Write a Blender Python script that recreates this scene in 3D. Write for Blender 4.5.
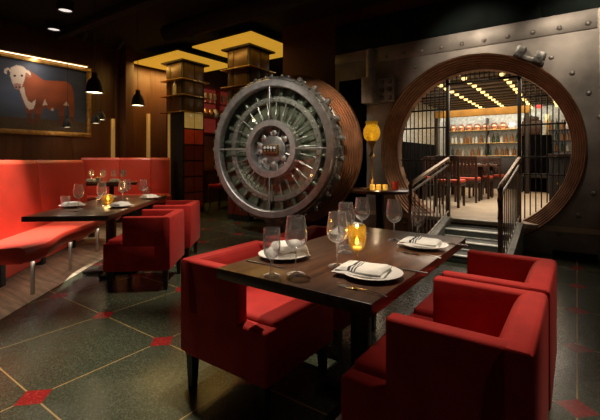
import bpy, bmesh, math, random
import numpy as np
from mathutils import Vector, Matrix, noise

PI = math.pi
R = math.radians
random.seed(7)
for o in list(bpy.data.objects):
    bpy.data.objects.remove(o)
scene = bpy.context.scene
col = scene.collection

# ------------------------------------------------------------------ camera, world, key lights, exposure
cam_d = bpy.data.cameras.new('camera')
cam_d.sensor_width = 36.0
cam_d.lens = 388.0 / 600.0 * 36.0
cam_d.shift_y = -50.0 / 600.0
cam_d.clip_start = 0.02
cam_d.clip_end = 100
cam = bpy.data.objects.new('camera', cam_d)
col.objects.link(cam)
cam.location = (0, 0, 1.2)
cam.rotation_euler = (R(90), 0, R(35.524))
scene.camera = cam

w = bpy.data.worlds.new('world')
scene.world = w
w.use_nodes = True
w.node_tree.nodes['Background'].inputs['Color'].default_value = (1.0, 0.82, 0.62, 1)
w.node_tree.nodes['Background'].inputs['Strength'].default_value = 0.03

scene.view_settings.view_transform = 'Standard'
scene.view_settings.look = 'None'
scene.view_settings.gamma = 1.0
scene.view_settings.use_curve_mapping = False
scene.view_settings.exposure = 0.0

WARM = (1.0, 0.72, 0.45)
SOFT = (1.0, 0.84, 0.66)
COOL = (1.0, 0.93, 0.84)


def spot(loc, target, power, size=45, blend=0.6, color=SOFT, radius=0.04):
    d = bpy.data.lights.new('ceiling_spot', 'SPOT')
    d.energy = power
    d.color = color
    d.spot_size = R(size)
    d.spot_blend = blend
    d.shadow_soft_size = radius
    o = bpy.data.objects.new('ceiling_spot', d)
    col.objects.link(o)
    o.location = loc
    o.rotation_euler = (Vector(target) - Vector(loc)).to_track_quat('-Z', 'Y').to_euler()
    return o


def point(loc, power, color=WARM, radius=0.03):
    d = bpy.data.lights.new('bulb_light', 'POINT')
    d.energy = power
    d.color = color
    d.shadow_soft_size = radius
    o = bpy.data.objects.new('bulb_light', d)
    col.objects.link(o)
    o.location = loc
    return o


def area(loc, target, power, sx, sy, color=SOFT):
    d = bpy.data.lights.new('area_light', 'AREA')
    d.shape = 'RECTANGLE'
    d.size = sx
    d.size_y = sy
    d.energy = power
    d.color = color
    o = bpy.data.objects.new('area_light', d)
    col.objects.link(o)
    o.location = loc
    o.rotation_euler = (Vector(target) - Vector(loc)).to_track_quat('-Z', 'Y').to_euler()
    return o


CEIL = 3.75
# ceiling downlights of the dining room
spot((-4.40, 1.40, 3.6), (-4.50, 1.48, 0.45), 1500, 25, 0.9, COOL)      # red banquette seat
spot((-3.9, 0.9, 3.6), (-4.7, 1.5, 0.75), 260, 34, 0.9, SOFT)          # its back
spot((-5.9, 3.0, 3.6), (-5.7, 2.7, 0.8), 110, 50, 0.9, SOFT)
spot((-3.5, 2.6, 3.6), (-3.95, 2.2, 0.7), 110, 45, 0.8, SOFT)          # long table
spot((-1.9, 3.3, 3.6), (-3.3, 2.75, 0.5), 420, 36, 0.8, SOFT)          # chair backs at the long table
spot((-2.7, 1.8, 3.6), (-2.35, 0.80, 0.0), 700, 36, 1.0, SOFT)          # aisle floor
spot((-1.6, 1.9, 3.6), (-1.22, 1.6, 0.5), 330, 30, 0.8, SOFT)          # chairs by the near table
spot((-3.0, 1.75, 3.6), (-1.2, 1.46, 0.45), 330, 13, 0.9, SOFT)
spot((-1.1, 2.0, 3.6), (-0.28, 1.65, 0.55), 260, 30, 0.8, SOFT)
spot((1.0, 2.8, 3.5), (-0.1, 2.0, 0.6), 190, 27, 0.8, SOFT)
spot((-0.75, 1.75, 3.6), (-0.88, 1.7, 0.75), 40, 30, 0.8, SOFT)
spot((-3.4, 2.0, 3.6), (-4.0, 4.6, 1.5), 300, 38, 0.7, COOL)           # vault door
spot((-2.0, 2.9, 3.6), (-3.1, 4.9, 1.9), 230, 34, 0.8, SOFT)           # its copper side
spot((-1.3, 4.5, 3.6), (-1.2, 5.88, 2.5), 80, 66, 1.0, SOFT)          # steel wall
spot((-2.8, 4.4, 3.6), (-3.0, 5.88, 2.5), 150, 66, 1.0, SOFT)
spot((0.0, 4.5, 3.6), (0.1, 5.88, 2.5), 85, 62, 1.0, SOFT)
spot((-1.1, 3.9, 3.6), (-1.06, 5.1, 0.2), 380, 22, 0.8, SOFT)          # stairs
spot((0.7, 3.2, 3.6), (0.7, 3.3, 0.0), 25, 50, 0.9, SOFT)
spot((-6.6, 5.0, 3.5), (-7.65, 4.35, 0.7), 150, 36, 0.8, SOFT)           # second banquette
spot((-5.4, 3.9, 3.6), (-5.2, 4.4, 0.0), 110, 55, 0.9, SOFT)           # floor before the columns
# led strip below the bench
area((-4.36, 1.86, 0.30), (-4.2, 2.0, 0.0), 1.6, 2.4, 0.03, SOFT).rotation_euler[2] = R(135)
# picture light bar over the painting
area((-8.37, 3.10, 3.135), (-8.47, 3.10, 2.7), 12, 0.04, 1.75, SOFT)
# yellow ceiling panels give light downwards
area((-7.54, 5.2, 3.42), (-7.54, 5.2, 0), 7, 1.5, 0.3, (1.0, 0.6, 0.16))
area((-8.1, 5.85, 3.42), (-8.1, 5.85, 0), 30, 0.4, 1.5, (1.0, 0.6, 0.16))
area((-5.46, 5.2, 3.42), (-5.46, 5.2, 0), 8, 1.5, 0.3, (1.0, 0.6, 0.16))
# lamps of the room behind the vault opening
area((-1.6, 8.0, 2.60), (-1.6, 8.0, 0), 90, 3.0, 2.0, SOFT)
area((-1.6, 11.0, 2.60), (-1.6, 11.3, 0), 45, 3.0, 2.0, WARM)
area((-2.2, 12.3, 2.58), (-2.2, 13.0, 1.6), 22, 3.4, 0.2, COOL)
area((-2.9, 8.6, 2.58), (-3.4, 8.6, 1.6), 25, 0.2, 4.0, COOL)

# ------------------------------------------------------------------ materials


def mat(name, color, rough=0.5, metal=0.0, var=0.25, scale=6.0, bump=0.0, bscale=60.0, emis=None, estr=0.0,
        sheen=0.0, coat=0.0, spec=0.5, stretch=(1, 1, 1), detail=4.0):
    m = bpy.data.materials.new(name)
    m.use_nodes = True
    nt = m.node_tree
    b = nt.nodes['Principled BSDF']
    b.inputs['Roughness'].default_value = rough
    b.inputs['Metallic'].default_value = metal
    b.inputs['Specular IOR Level'].default_value = spec
    tc = nt.nodes.new('ShaderNodeTexCoord')
    mp = nt.nodes.new('ShaderNodeMapping')
    mp.inputs['Scale'].default_value = stretch
    nt.links.new(tc.outputs['Object'], mp.inputs['Vector'])
    nz = nt.nodes.new('ShaderNodeTexNoise')
    nz.inputs['Scale'].default_value = scale
    nz.inputs['Detail'].default_value = detail
    nt.links.new(mp.outputs['Vector'], nz.inputs['Vector'])
    cr = nt.nodes.new('ShaderNodeValToRGB')
    cr.color_ramp.elements[0].position = 0.3
    cr.color_ramp.elements[1].position = 0.7
    lo = [max(0, c * (1 - var)) for c in color]
    hi = [min(1, c * (1 + var)) for c in color]
    cr.color_ramp.elements[0].color = (*lo, 1)
    cr.color_ramp.elements[1].color = (*hi, 1)
    nt.links.new(nz.outputs['Fac'], cr.inputs['Fac'])
    nt.links.new(cr.outputs['Color'], b.inputs['Base Color'])
    if sheen:
        b.inputs['Sheen Weight'].default_value = sheen
        b.inputs['Sheen Roughness'].default_value = 0.4
        b.inputs['Sheen Tint'].default_value = (1.0, 0.35, 0.3, 1)
    if coat:
        b.inputs['Coat Weight'].default_value = coat
        b.inputs['Coat Roughness'].default_value = 0.15
    if bump:
        n2 = nt.nodes.new('ShaderNodeTexNoise')
        n2.inputs['Scale'].default_value = bscale
        nt.links.new(mp.outputs['Vector'], n2.inputs['Vector'])
        bp = nt.nodes.new('ShaderNodeBump')
        bp.inputs['Strength'].default_value = bump
        bp.inputs['Distance'].default_value = 0.01
        nt.links.new(n2.outputs['Fac'], bp.inputs['Height'])
        nt.links.new(bp.outputs['Normal'], b.inputs['Normal'])
    if emis:
        b.inputs['Emission Color'].default_value = (*emis, 1)
        b.inputs['Emission Strength'].default_value = estr
    return m


def glass_mat(name, tint=(1, 1, 1), gloss=0.09, rough=0.02, edge=0.55, rim_light=0.0):
    m = bpy.data.materials.new(name)
    m.use_nodes = True
    nt = m.node_tree
    nt.nodes.clear()
    out = nt.nodes.new('ShaderNodeOutputMaterial')
    mix = nt.nodes.new('ShaderNodeMixShader')
    tr = nt.nodes.new('ShaderNodeBsdfTransparent')
    tr.inputs['Color'].default_value = (*tint, 1)
    gl = nt.nodes.new('ShaderNodeBsdfGlossy')
    gl.inputs['Roughness'].default_value = rough
    lw = nt.nodes.new('ShaderNodeLayerWeight')
    lw.inputs['Blend'].default_value = 0.35
    ad = nt.nodes.new('ShaderNodeMath')
    ad.operation = 'MULTIPLY_ADD'
    ad.inputs[1].default_value = edge
    ad.inputs[2].default_value = gloss
    nt.links.new(lw.outputs['Facing'], ad.inputs[0])
    nt.links.new(ad.outputs[0], mix.inputs['Fac'])
    nt.links.new(tr.outputs[0], mix.inputs[1])
    nt.links.new(gl.outputs[0], mix.inputs[2])
    last = mix
    if rim_light:                                      # white mixed in towards grazing angles so the rims look lit
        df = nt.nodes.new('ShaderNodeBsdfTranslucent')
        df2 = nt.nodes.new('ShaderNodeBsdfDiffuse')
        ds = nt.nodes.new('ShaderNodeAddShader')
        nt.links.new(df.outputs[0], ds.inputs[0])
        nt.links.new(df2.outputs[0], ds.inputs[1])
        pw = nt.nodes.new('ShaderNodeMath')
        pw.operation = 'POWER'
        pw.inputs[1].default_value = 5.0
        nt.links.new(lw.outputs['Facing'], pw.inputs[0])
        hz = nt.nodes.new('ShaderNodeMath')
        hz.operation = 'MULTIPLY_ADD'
        hz.inputs[1].default_value = rim_light
        hz.inputs[2].default_value = rim_light * 0.06
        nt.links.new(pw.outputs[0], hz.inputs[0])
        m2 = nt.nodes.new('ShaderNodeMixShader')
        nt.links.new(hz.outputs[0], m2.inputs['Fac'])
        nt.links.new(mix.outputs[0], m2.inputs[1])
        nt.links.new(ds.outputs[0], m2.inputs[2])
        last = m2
    nt.links.new(last.outputs[0], out.inputs['Surface'])
    return m


def floor_mat():
    m = mat('terrazzo', (0.047, 0.056, 0.034), 0.2, 0, 0.5, 110.0, detail=6)
    nt = m.node_tree
    b = nt.nodes['Principled BSDF']
    base = b.inputs['Base Color'].links[0].from_socket
    tc = nt.nodes.new('ShaderNodeTexCoord')
    sp = nt.nodes.new('ShaderNodeSeparateXYZ')
    nt.links.new(tc.outputs['Object'], sp.inputs[0])

    def mth(op, a, bb=None, c=None):
        n = nt.nodes.new('ShaderNodeMath')
        n.operation = op
        for i, v in enumerate((a, bb, c)):
            if v is None:
                continue
            if isinstance(v, (int, float)):
                n.inputs[i].default_value = v
            else:
                nt.links.new(v, n.inputs[i])
        return n.outputs[0]

    def cell(sock, off):
        x = mth('ADD', sock, off + 0.3725 + 74.6)
        x = mth('MODULO', x, 0.746)
        x = mth('SUBTRACT', x, 0.373)
        return mth('ABSOLUTE', x)
    dx = cell(sp.outputs['X'], 0.0)
    dy = cell(sp.outputs['Y'], -0.814)
    line = mth('MAXIMUM', mth('LESS_THAN', dx, 0.0038), mth('LESS_THAN', dy, 0.0038))
    dia = mth('LESS_THAN', mth('ADD', dx, dy), 0.088)

    # stone chips
    vo = nt.nodes.new('ShaderNodeTexVoronoi')
    vo.inputs['Scale'].default_value = 120
    nt.links.new(tc.outputs['Object'], vo.inputs['Vector'])
    spc = nt.nodes.new('ShaderNodeSeparateColor')
    nt.links.new(vo.outputs['Color'], spc.inputs[0])
    chip = mth('GREATER_THAN', spc.outputs[0], 0.82)
    chip = mth('MULTIPLY', chip, 0.55)

    def mixc(f, a, c2):
        n = nt.nodes.new('ShaderNodeMix')
        n.data_type = 'RGBA'
        nt.links.new(f, n.inputs['Factor'])
        if isinstance(a, tuple):
            n.inputs['A'].default_value = a
        else:
            nt.links.new(a, n.inputs['A'])
        if isinstance(c2, tuple):
            n.inputs['B'].default_value = c2
        else:
            nt.links.new(c2, n.inputs['B'])
        return n.outputs['Result']
    c1 = mixc(chip, base, (0.11, 0.12, 0.085, 1))
    redc = mixc(chip, (0.27, 0.014, 0.014, 1), (0.48, 0.06, 0.05, 1))
    c2 = mixc(line, c1, (0.42, 0.28, 0.11, 1))
    c3 = mixc(dia, c2, redc)
    nt.links.new(c3, b.inputs['Base Color'])
    nz = nt.nodes.new('ShaderNodeTexNoise')
    nz.inputs['Scale'].default_value = 3
    nt.links.new(tc.outputs['Object'], nz.inputs['Vector'])
    r = mth('MULTIPLY_ADD', nz.outputs['Fac'], 0.16, 0.17)
    nt.links.new(r, b.inputs['Roughness'])
    return m


def wood_mat(name, c, rough=0.35, axis=(1, 14, 14), scale=3.0, var=0.45, coat=0.0, spec=0.5):
    return mat(name, c, rough, 0, var, scale, 0.05, 20, stretch=axis, coat=coat, detail=8, spec=spec)


M = {}
M['floor'] = floor_mat()
M['plank'] = wood_mat('plank_wood', (0.44, 0.34, 0.23), 0.4, (1, 8, 8), 2.5)
M['dark_wall'] = wood_mat('dark_wood_wall', (0.105, 0.038, 0.013), 0.45, (8, 8, 0.6), 2.0, 0.25)
M['brown_wall'] = mat('brown_wall', (0.07, 0.025, 0.011), 0.7, 0, 0.3, 1.5, spec=0.2)
M['black'] = mat('matte_black', (0.010, 0.009, 0.008), 0.7, 0, 0.3, 5)
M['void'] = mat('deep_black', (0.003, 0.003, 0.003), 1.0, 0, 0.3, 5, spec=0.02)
M['ceiling'] = mat('ceiling_black', (0.008, 0.006, 0.005), 0.9, 0, 0.3, 2)
M['steel_wall'] = mat('riveted_steel', (0.36, 0.32, 0.28), 0.5, 0.6, 0.4, 2.2, 0.12, 9, detail=8)
M['steel'] = mat('brushed_steel', (0.46, 0.44, 0.41), 0.38, 0.75, 0.2, 12, 0.05, 80)
M['hinge_steel'] = mat('worn_hinge_steel', (0.48, 0.44, 0.38), 0.5, 0.4, 0.3, 8, 0.1, 40)
M['dark_steel'] = mat('dark_steel', (0.27, 0.26, 0.235), 0.4, 0.75, 0.4, 8, 0.1, 40)
M['plate_steel'] = mat('plate_steel', (0.26, 0.28, 0.215), 0.32, 0.6, 0.5, 5, 0.08, 20)
M['copper'] = mat('copper', (0.50, 0.24, 0.12), 0.4, 0.75, 0.25, 5)
M['old_copper'] = mat('old_copper', (0.30, 0.16, 0.09), 0.4, 0.9, 0.3, 5)
M['brass'] = mat('brass', (0.62, 0.42, 0.16), 0.3, 0.95, 0.15, 8)
M['brass_strip'] = mat('lit_brass', (0.75, 0.5, 0.2), 0.32, 0.5, 0.1, 8, emis=(1.0, 0.52, 0.13), estr=0.17)
M['marble'] = mat('green_marble', (0.011, 0.018, 0.016), 0.6, 0, 0.7, 2.2, detail=10, spec=0.1)
M['velvet'] = mat('red_velvet', (0.42, 0.024, 0.019), 0.75, 0, 0.14, 9, 0.15, 240, sheen=0.10, spec=0.2)
M['leather'] = mat('red_leather', (0.58, 0.042, 0.018), 0.46, 0, 0.12, 4, 0.06, 160, spec=0.9)
M['table'] = wood_mat('dark_table_wood', (0.085, 0.034, 0.015), 0.3, (14, 1, 14), 2.5, 0.5, 0.25)
M['black_wood'] = wood_mat('ebonised_wood', (0.016, 0.009, 0.006), 0.4, (10, 10, 1), 3)
M['brown_wood'] = wood_mat('walnut', (0.048, 0.020, 0.011), 0.4, (10, 10, 1), 3)
M['china'] = mat('white_china', (0.78, 0.75, 0.70), 0.2, 0, 0.03, 10)
M['linen'] = mat('white_linen', (0.80, 0.77, 0.71), 0.85, 0, 0.05, 30, 0.3, 300)
M['stripe'] = mat('navy_stripe', (0.02, 0.02, 0.035), 0.85, 0, 0.1, 30)
M['cutlery'] = mat('cutlery_steel', (0.62, 0.60, 0.56), 0.22, 1.0, 0.08, 20)
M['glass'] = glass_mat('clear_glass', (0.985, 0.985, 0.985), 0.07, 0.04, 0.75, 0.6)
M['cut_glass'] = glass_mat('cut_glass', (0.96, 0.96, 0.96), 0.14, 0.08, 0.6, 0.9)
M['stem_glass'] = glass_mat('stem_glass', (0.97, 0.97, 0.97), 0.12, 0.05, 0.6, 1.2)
M['pane'] = glass_mat('glass_pane', (0.93, 0.95, 0.92), 0.02, 0.02, 0.12)
M['amber_glass'] = glass_mat('amber_glass', (1.0, 0.80, 0.42), 0.10, 0.06)
M['gold_glass'] = mat('gold_frosted_glass', (0.75, 0.48, 0.09), 0.3, 0, 0.35, 26, 0.3, 60, emis=(1.0, 0.50, 0.06), estr=0.55)
M['votive_glass'] = glass_mat('gold_votive_glass', (1.0, 0.84, 0.44), 0.10, 0.05)
_nt = M['votive_glass'].node_tree
_em = _nt.nodes.new('ShaderNodeBsdfTranslucent')
_em.inputs['Color'].default_value = (0.95, 0.72, 0.22, 1)
_mx = _nt.nodes.new('ShaderNodeMixShader')
_mx.inputs['Fac'].default_value = 0.07
_out = [q for q in _nt.nodes if q.type == 'OUTPUT_MATERIAL'][0]
_src = _out.inputs['Surface'].links[0].from_socket
_nt.links.new(_src, _mx.inputs[1])
_nt.links.new(_em.outputs[0], _mx.inputs[2])
_nt.links.new(_mx.outputs[0], _out.inputs['Surface'])
M['lantern'] = glass_mat('amber_lantern_glass', (1.0, 0.80, 0.30), 0.06, 0.15)
_nt = M['lantern'].node_tree
_em = _nt.nodes.new('ShaderNodeBsdfTranslucent')
_tc = _nt.nodes.new('ShaderNodeTexCoord')
_vz = _nt.nodes.new('ShaderNodeTexVoronoi')
_vz.inputs['Scale'].default_value = 55
_rp = _nt.nodes.new('ShaderNodeValToRGB')
_rp.color_ramp.elements[0].color = (0.95, 0.78, 0.22, 1)
_rp.color_ramp.elements[1].color = (0.55, 0.36, 0.05, 1)
_nt.links.new(_tc.outputs['Object'], _vz.inputs['Vector'])
_nt.links.new(_vz.outputs['Distance'], _rp.inputs['Fac'])
_nt.links.new(_rp.outputs['Color'], _em.inputs['Color'])
_mx = _nt.nodes.new('ShaderNodeMixShader')
_mx.inputs['Fac'].default_value = 0.7
_out = [q for q in _nt.nodes if q.type == 'OUTPUT_MATERIAL'][0]
_src = _out.inputs['Surface'].links[0].from_socket
_nt.links.new(_src, _mx.inputs[1])
_nt.links.new(_em.outputs[0], _mx.inputs[2])
_nt.links.new(_mx.outputs[0], _out.inputs['Surface'])
M['flame'] = mat('flame', (1, 0.7, 0.2), 0.5, 0, 0.05, 5, emis=(1.0, 0.68, 0.22), estr=7.0)
M['wax'] = mat('wax', (0.9, 0.8, 0.55), 0.5, 0, 0.05, 5, emis=(1.0, 0.6, 0.15), estr=0.3)
M['yellow_panel'] = mat('yellow_light_panel', (0.6, 0.36, 0.04), 0.6, 0, 0.12, 2.5, emis=(1.0, 0.51, 0.045), estr=0.50)
M['bulb'] = mat('warm_bulb', (1, 0.9, 0.6), 0.4, 0, 0.03, 5, emis=(1.0, 0.66, 0.22), estr=2.2)
M['downlight'] = mat('downlight_glow', (1, 1, 1), 0.4, 0, 0.02, 5, emis=(1.0, 0.93, 0.85), estr=0.9)
M['pendant_glow'] = mat('pendant_glow', (1, 0.9, 0.7), 0.4, 0, 0.02, 5, emis=(1.0, 0.78, 0.48), estr=3.0)
M['lit_amber'] = mat('backlit_amber_glass', (0.5, 0.34, 0.1), 0.15, 0, 0.35, 4, emis=(1.0, 0.62, 0.16), estr=0.17)
M['lit_red'] = mat('backlit_red_glass', (0.35, 0.04, 0.015), 0.12, 0, 0.4, 3, emis=(1.0, 0.09, 0.015), estr=0.045)
M['dark_red_glass'] = mat('dark_red_glass', (0.06, 0.01, 0.008), 0.1, 0, 0.4, 3, emis=(1.0, 0.10, 0.03), estr=0.012)
M['bronze_glass'] = mat('bronze_mirror', (0.13, 0.075, 0.028), 0.35, 0.4, 0.35, 3)
M['red_wall'] = mat('red_display_wall', (0.30, 0.025, 0.02), 0.4, 0, 0.4, 5, emis=(1.0, 0.12, 0.07), estr=0.08)
M['orange_wall'] = mat('orange_wall', (0.35, 0.10, 0.03), 0.5, 0, 0.2, 3)
M['tile_wall'] = mat('silver_mosaic', (0.52, 0.54, 0.48), 0.4, 0.1, 0.4, 24, 0.2, 60)
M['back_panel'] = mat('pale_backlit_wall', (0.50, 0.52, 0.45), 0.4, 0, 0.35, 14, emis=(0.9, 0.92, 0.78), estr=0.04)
M['inner_floor'] = mat('tan_floor', (0.58, 0.47, 0.34), 0.4, 0, 0.15, 4)
M['inner_ceiling'] = mat('grey_ceiling', (0.20, 0.17, 0.135), 0.7, 0, 0.25, 3)
M['joist'] = wood_mat('dark_joist', (0.09, 0.07, 0.05), 0.6)
M['amber_beam'] = mat('ochre_beam', (0.46, 0.25, 0.045), 0.5, 0, 0.25, 4)
M['seat_red'] = mat('coral_seat', (0.62, 0.075, 0.03), 0.6, 0, 0.1, 8)
M['stair'] = mat('stair_stone', (0.03, 0.034, 0.028), 0.5, 0, 0.5, 40)
M['nosing'] = mat('nosing_metal', (0.78, 0.78, 0.70), 0.4, 0.1, 0.15, 20)
M['stringer'] = mat('grey_stone', (0.28, 0.28, 0.24), 0.5, 0, 0.3, 12)
M['rail_steel'] = mat('railing_iron', (0.30, 0.27, 0.23), 0.4, 0.6, 0.25, 14)
M['rail_bronze'] = mat('handrail_bronze', (0.26, 0.17, 0.10), 0.34, 0.7, 0.2, 14)
M['gate_iron'] = mat('gate_iron', (0.035, 0.028, 0.022), 0.45, 0.6, 0.25, 14)
M['gilt'] = mat('gilt_frame', (0.42, 0.24, 0.07), 0.4, 0.6, 0.35, 14, 0.2, 40)
M['bottle_green'] = mat('green_bottle', (0.03, 0.06, 0.03), 0.12, 0, 0.3, 8)
M['bottle_amber'] = mat('amber_bottle', (0.26, 0.10, 0.02), 0.12, 0, 0.3, 8)
M['bottle_clear'] = mat('pale_bottle', (0.5, 0.48, 0.40), 0.12, 0, 0.2, 8)
M['copper_pot'] = mat('copper_pot', (0.62, 0.30, 0.18), 0.3, 0.7, 0.2, 8)
M['sign_red'] = mat('sign_red_glow', (0.7, 0.05, 0.05), 0.4, 0, 0.05, 5, emis=(1.0, 0.10, 0.08), estr=0.7)
M['red_glass'] = mat('red_votive', (0.45, 0.03, 0.02), 0.2, 0, 0.1, 5, emis=(1.0, 0.12, 0.04), estr=0.06)

# ------------------------------------------------------------------ mesh helpers


class MB:
    def __init__(s):
        s.v, s.f, s.sm, s.mi = [], [], [], []

    def add(s, verts, faces, smooth=False, mi=0, mx=None):
        n = len(s.v)
        for p in verts:
            p = Vector(p)
            if mx is not None:
                p = mx @ p
            s.v.append(tuple(p))
        for f in faces:
            s.f.append(tuple(i + n for i in f))
            s.sm.append(smooth)
            s.mi.append(mi)
        return s

    def box(s, a, b, bev=0.0, mi=0, mx=None, seg=2):
        x0, y0, z0 = [min(a[i], b[i]) for i in range(3)]
        x1, y1, z1 = [max(a[i], b[i]) for i in range(3)]
        if bev <= 0:
            vs = [(x0, y0, z0), (x1, y0, z0), (x1, y1, z0), (x0, y1, z0), (x0, y0, z1), (x1, y0, z1), (x1, y1, z1), (x0, y1, z1)]
            fs = [(0, 3, 2, 1), (4, 5, 6, 7), (0, 1, 5, 4), (1, 2, 6, 5), (2, 3, 7, 6), (3, 0, 4, 7)]
            return s.add(vs, fs, False, mi, mx)
        bm = bmesh.new()
        bmesh.ops.create_cube(bm, size=1)
        for v in bm.verts:
            v.co = ((x0 + x1) / 2 + v.co.x * (x1 - x0), (y0 + y1) / 2 + v.co.y * (y1 - y0), (z0 + z1) / 2 + v.co.z * (z1 - z0))
        bmesh.ops.bevel(bm, geom=bm.edges[:], offset=bev, segments=seg, profile=0.5, affect='EDGES')
        return s.bm(bm, True, mi, mx, bev)

    def bm(s, bm, smooth=True, mi=0, mx=None, bev=None):
        bm.verts.index_update()
        if bev:                                   # keep the big faces flat, round only the narrow bevel strips
            k = len(s.f)
            fl = [min(e.calc_length() for e in f.edges) <= bev * 1.3 for f in bm.faces]
            s.add([v.co.copy() for v in bm.verts], [[v.index for v in f.verts] for f in bm.faces], True, mi, mx)
            s.sm[k:] = fl
            bm.free()
            return s
        s.add([v.co.copy() for v in bm.verts], [[v.index for v in f.verts] for f in bm.faces], smooth, mi, mx)
        bm.free()
        return s

    def lathe(s, prof, n=32, mi=0, mx=None, smooth=True, closed=False, a0=0.0, a1=2 * PI):
        full = abs(a1 - a0 - 2 * PI) < 1e-6
        cols = n if full else n + 1
        vs, fs = [], []
        for k in range(cols):
            a = a0 + (a1 - a0) * k / n
            for r, z in prof:
                vs.append((r * math.cos(a), r * math.sin(a), z))
        m = len(prof)
        for k in range(n):
            k2 = (k + 1) % cols
            for j in range(m - 1 if not closed else m):
                j2 = (j + 1) % m
                fs.append((k * m + j, k2 * m + j, k2 * m + j2, k * m + j2))
        return s.add(vs, fs, smooth, mi, mx)

    def rod(s, p, q, r, r2=None, n=10, mi=0, cap=True, mx=None):
        p, q = Vector(p), Vector(q)
        r2 = r if r2 is None else r2
        d = (q - p)
        L = d.length
        rot = d.to_track_quat('Z', 'Y').to_matrix().to_4x4()
        T = Matrix.Translation(p) @ rot
        if mx is not None:
            T = mx @ T
        prof = [(r, 0), (r2, L)]
        s.lathe(prof, n, mi, T)
        if cap:
            s.add([(r * math.cos(2 * PI * k / n), r * math.sin(2 * PI * k / n), 0) for k in range(n)], [tuple(range(n))[::-1]], False, mi, T)
            s.add([(r2 * math.cos(2 * PI * k / n), r2 * math.sin(2 * PI * k / n), L) for k in range(n)], [tuple(range(n))], False, mi, T)
        return s

    def tube(s, pts, r, n=8, mi=0):
        pts = [Vector(p) for p in pts]
        vs, fs = [], []
        up = Vector((0, 0, 1))
        for i, p in enumerate(pts):
            t = (pts[min(i + 1, len(pts) - 1)] - pts[max(i - 1, 0)]).normalized()
            a = t.cross(up)
            if a.length < 1e-3:
                a = t.cross(Vector((1, 0, 0)))
            a.normalize()
            b = t.cross(a).normalized()
            for k in range(n):
                g = 2 * PI * k / n
                vs.append(p + a * r * math.cos(g) + b * r * math.sin(g))
        for i in range(len(pts) - 1):
            for k in range(n):
                k2 = (k + 1) % n
                fs.append((i * n + k, i * n + k2, (i + 1) * n + k2, (i + 1) * n + k))
        fs.append(tuple(range(n))[::-1])
        fs.append(tuple(range((len(pts) - 1) * n, len(pts) * n)))
        return s.add(vs, fs, True, mi)

    def prism(s, poly, h0, h1, axis='z', bev=0.0, mi=0, mx=None, smooth=False):
        """extrude a 2D polygon: axis z -> (x,y), axis y -> (x,z), axis x -> (y,z)"""
        def P(p, h):
            return (p[0], p[1], h) if axis == 'z' else (p[0], h, p[1]) if axis == 'y' else (h, p[0], p[1])
        bm = bmesh.new()
        a = [bm.verts.new(P(p, h0)) for p in poly]
        b = [bm.verts.new(P(p, h1)) for p in poly]
        n = len(poly)
        bm.faces.new(a)
        bm.faces.new(b[::-1])
        for i in range(n):
            bm.faces.new((a[i], b[i], b[(i + 1) % n], a[(i + 1) % n]))
        bmesh.ops.recalc_face_normals(bm, faces=bm.faces[:])
        if bev > 0:
            bmesh.ops.bevel(bm, geom=bm.edges[:], offset=bev, segments=2, profile=0.5, affect='EDGES')
            smooth = True
        return s.bm(bm, smooth, mi, mx, bev if bev > 0 else None)

    def build(s, name, mats, parent=None, loc=None, rotz=0.0):
        me = bpy.data.meshes.new(name)
        me.from_pydata(s.v, [], s.f)
        if not isinstance(mats, (list, tuple)):
            mats = [mats]
        for m in mats:
            me.materials.append(m)
        me.polygons.foreach_set('use_smooth', s.sm)
        me.polygons.foreach_set('material_index', s.mi)
        me.update()
        if any(s.sm):
            try:
                me.set_sharp_from_angle(angle=R(38))
            except Exception:
                pass
        o = bpy.data.objects.new(name, me)
        col.objects.link(o)
        if parent is not None:
            o.parent = parent
        if loc is not None:
            o.location = loc
        if rotz:
            o.rotation_euler = (0, 0, rotz)
        return o


def tag(o, label=None, cat=None, group=None, kind=None):
    if label:
        o['label'] = label
    if cat:
        o['category'] = cat
    if group:
        o['group'] = group
    if kind:
        o['kind'] = kind
    return o


def thing(name, label, cat, loc=(0, 0, 0), rotz=0.0, group=None):
    o = bpy.data.objects.new(name, None)
    o.empty_display_size = 0.1
    col.objects.link(o)
    o.location = loc
    o.rotation_euler = (0, 0, rotz)
    return tag(o, label, cat, group)


def dup(root, loc, rotz=0.0, label=None, group=None, scale=None):
    def cp(o, parent):
        c = o.copy()
        col.objects.link(c)
        c.parent = parent
        for ch in list(o.children):
            cp(ch, c)
        return c
    r = cp(root, None)
    r.location = loc
    r.rotation_euler = (0, 0, rotz)
    if label:
        r['label'] = label
    if group:
        r['group'] = group
    if scale:
        r.scale = (scale,) * 3
    return r


def struct(o):
    o['kind'] = 'structure'
    return o


# ------------------------------------------------------------------ the room shell
struct(MB().box((-12, -3, -0.1), (5, 12, 0)).build('floor', M['floor']))
# wooden planks under the banquettes, laid at an angle to the terrazzo grid
pk = MB()
dirp = Vector((-0.643, 0.766, 0))
nrm = Vector((-0.766, -0.643, 0))
org = Vector((-2.96, 0.40, 0))
for i in range(34):
    for j in range(7):
        off = (i % 2) * 0.55
        a = org + nrm * (0.145 * i + 0.002) + dirp * (j * 1.1 - off)
        b = a + nrm * 0.141
        c = b + dirp * 1.097
        d = a + dirp * 1.097
        pts = [a, b, c, d]
        if min(p.x for p in pts) < -8.46 or max(p.y for p in pts) > 5.2:
            continue
        pk.prism([(p.x, p.y) for p in pts], 0.0005, 0.004)
struct(pk.build('floor_planks', M['plank']))

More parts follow.
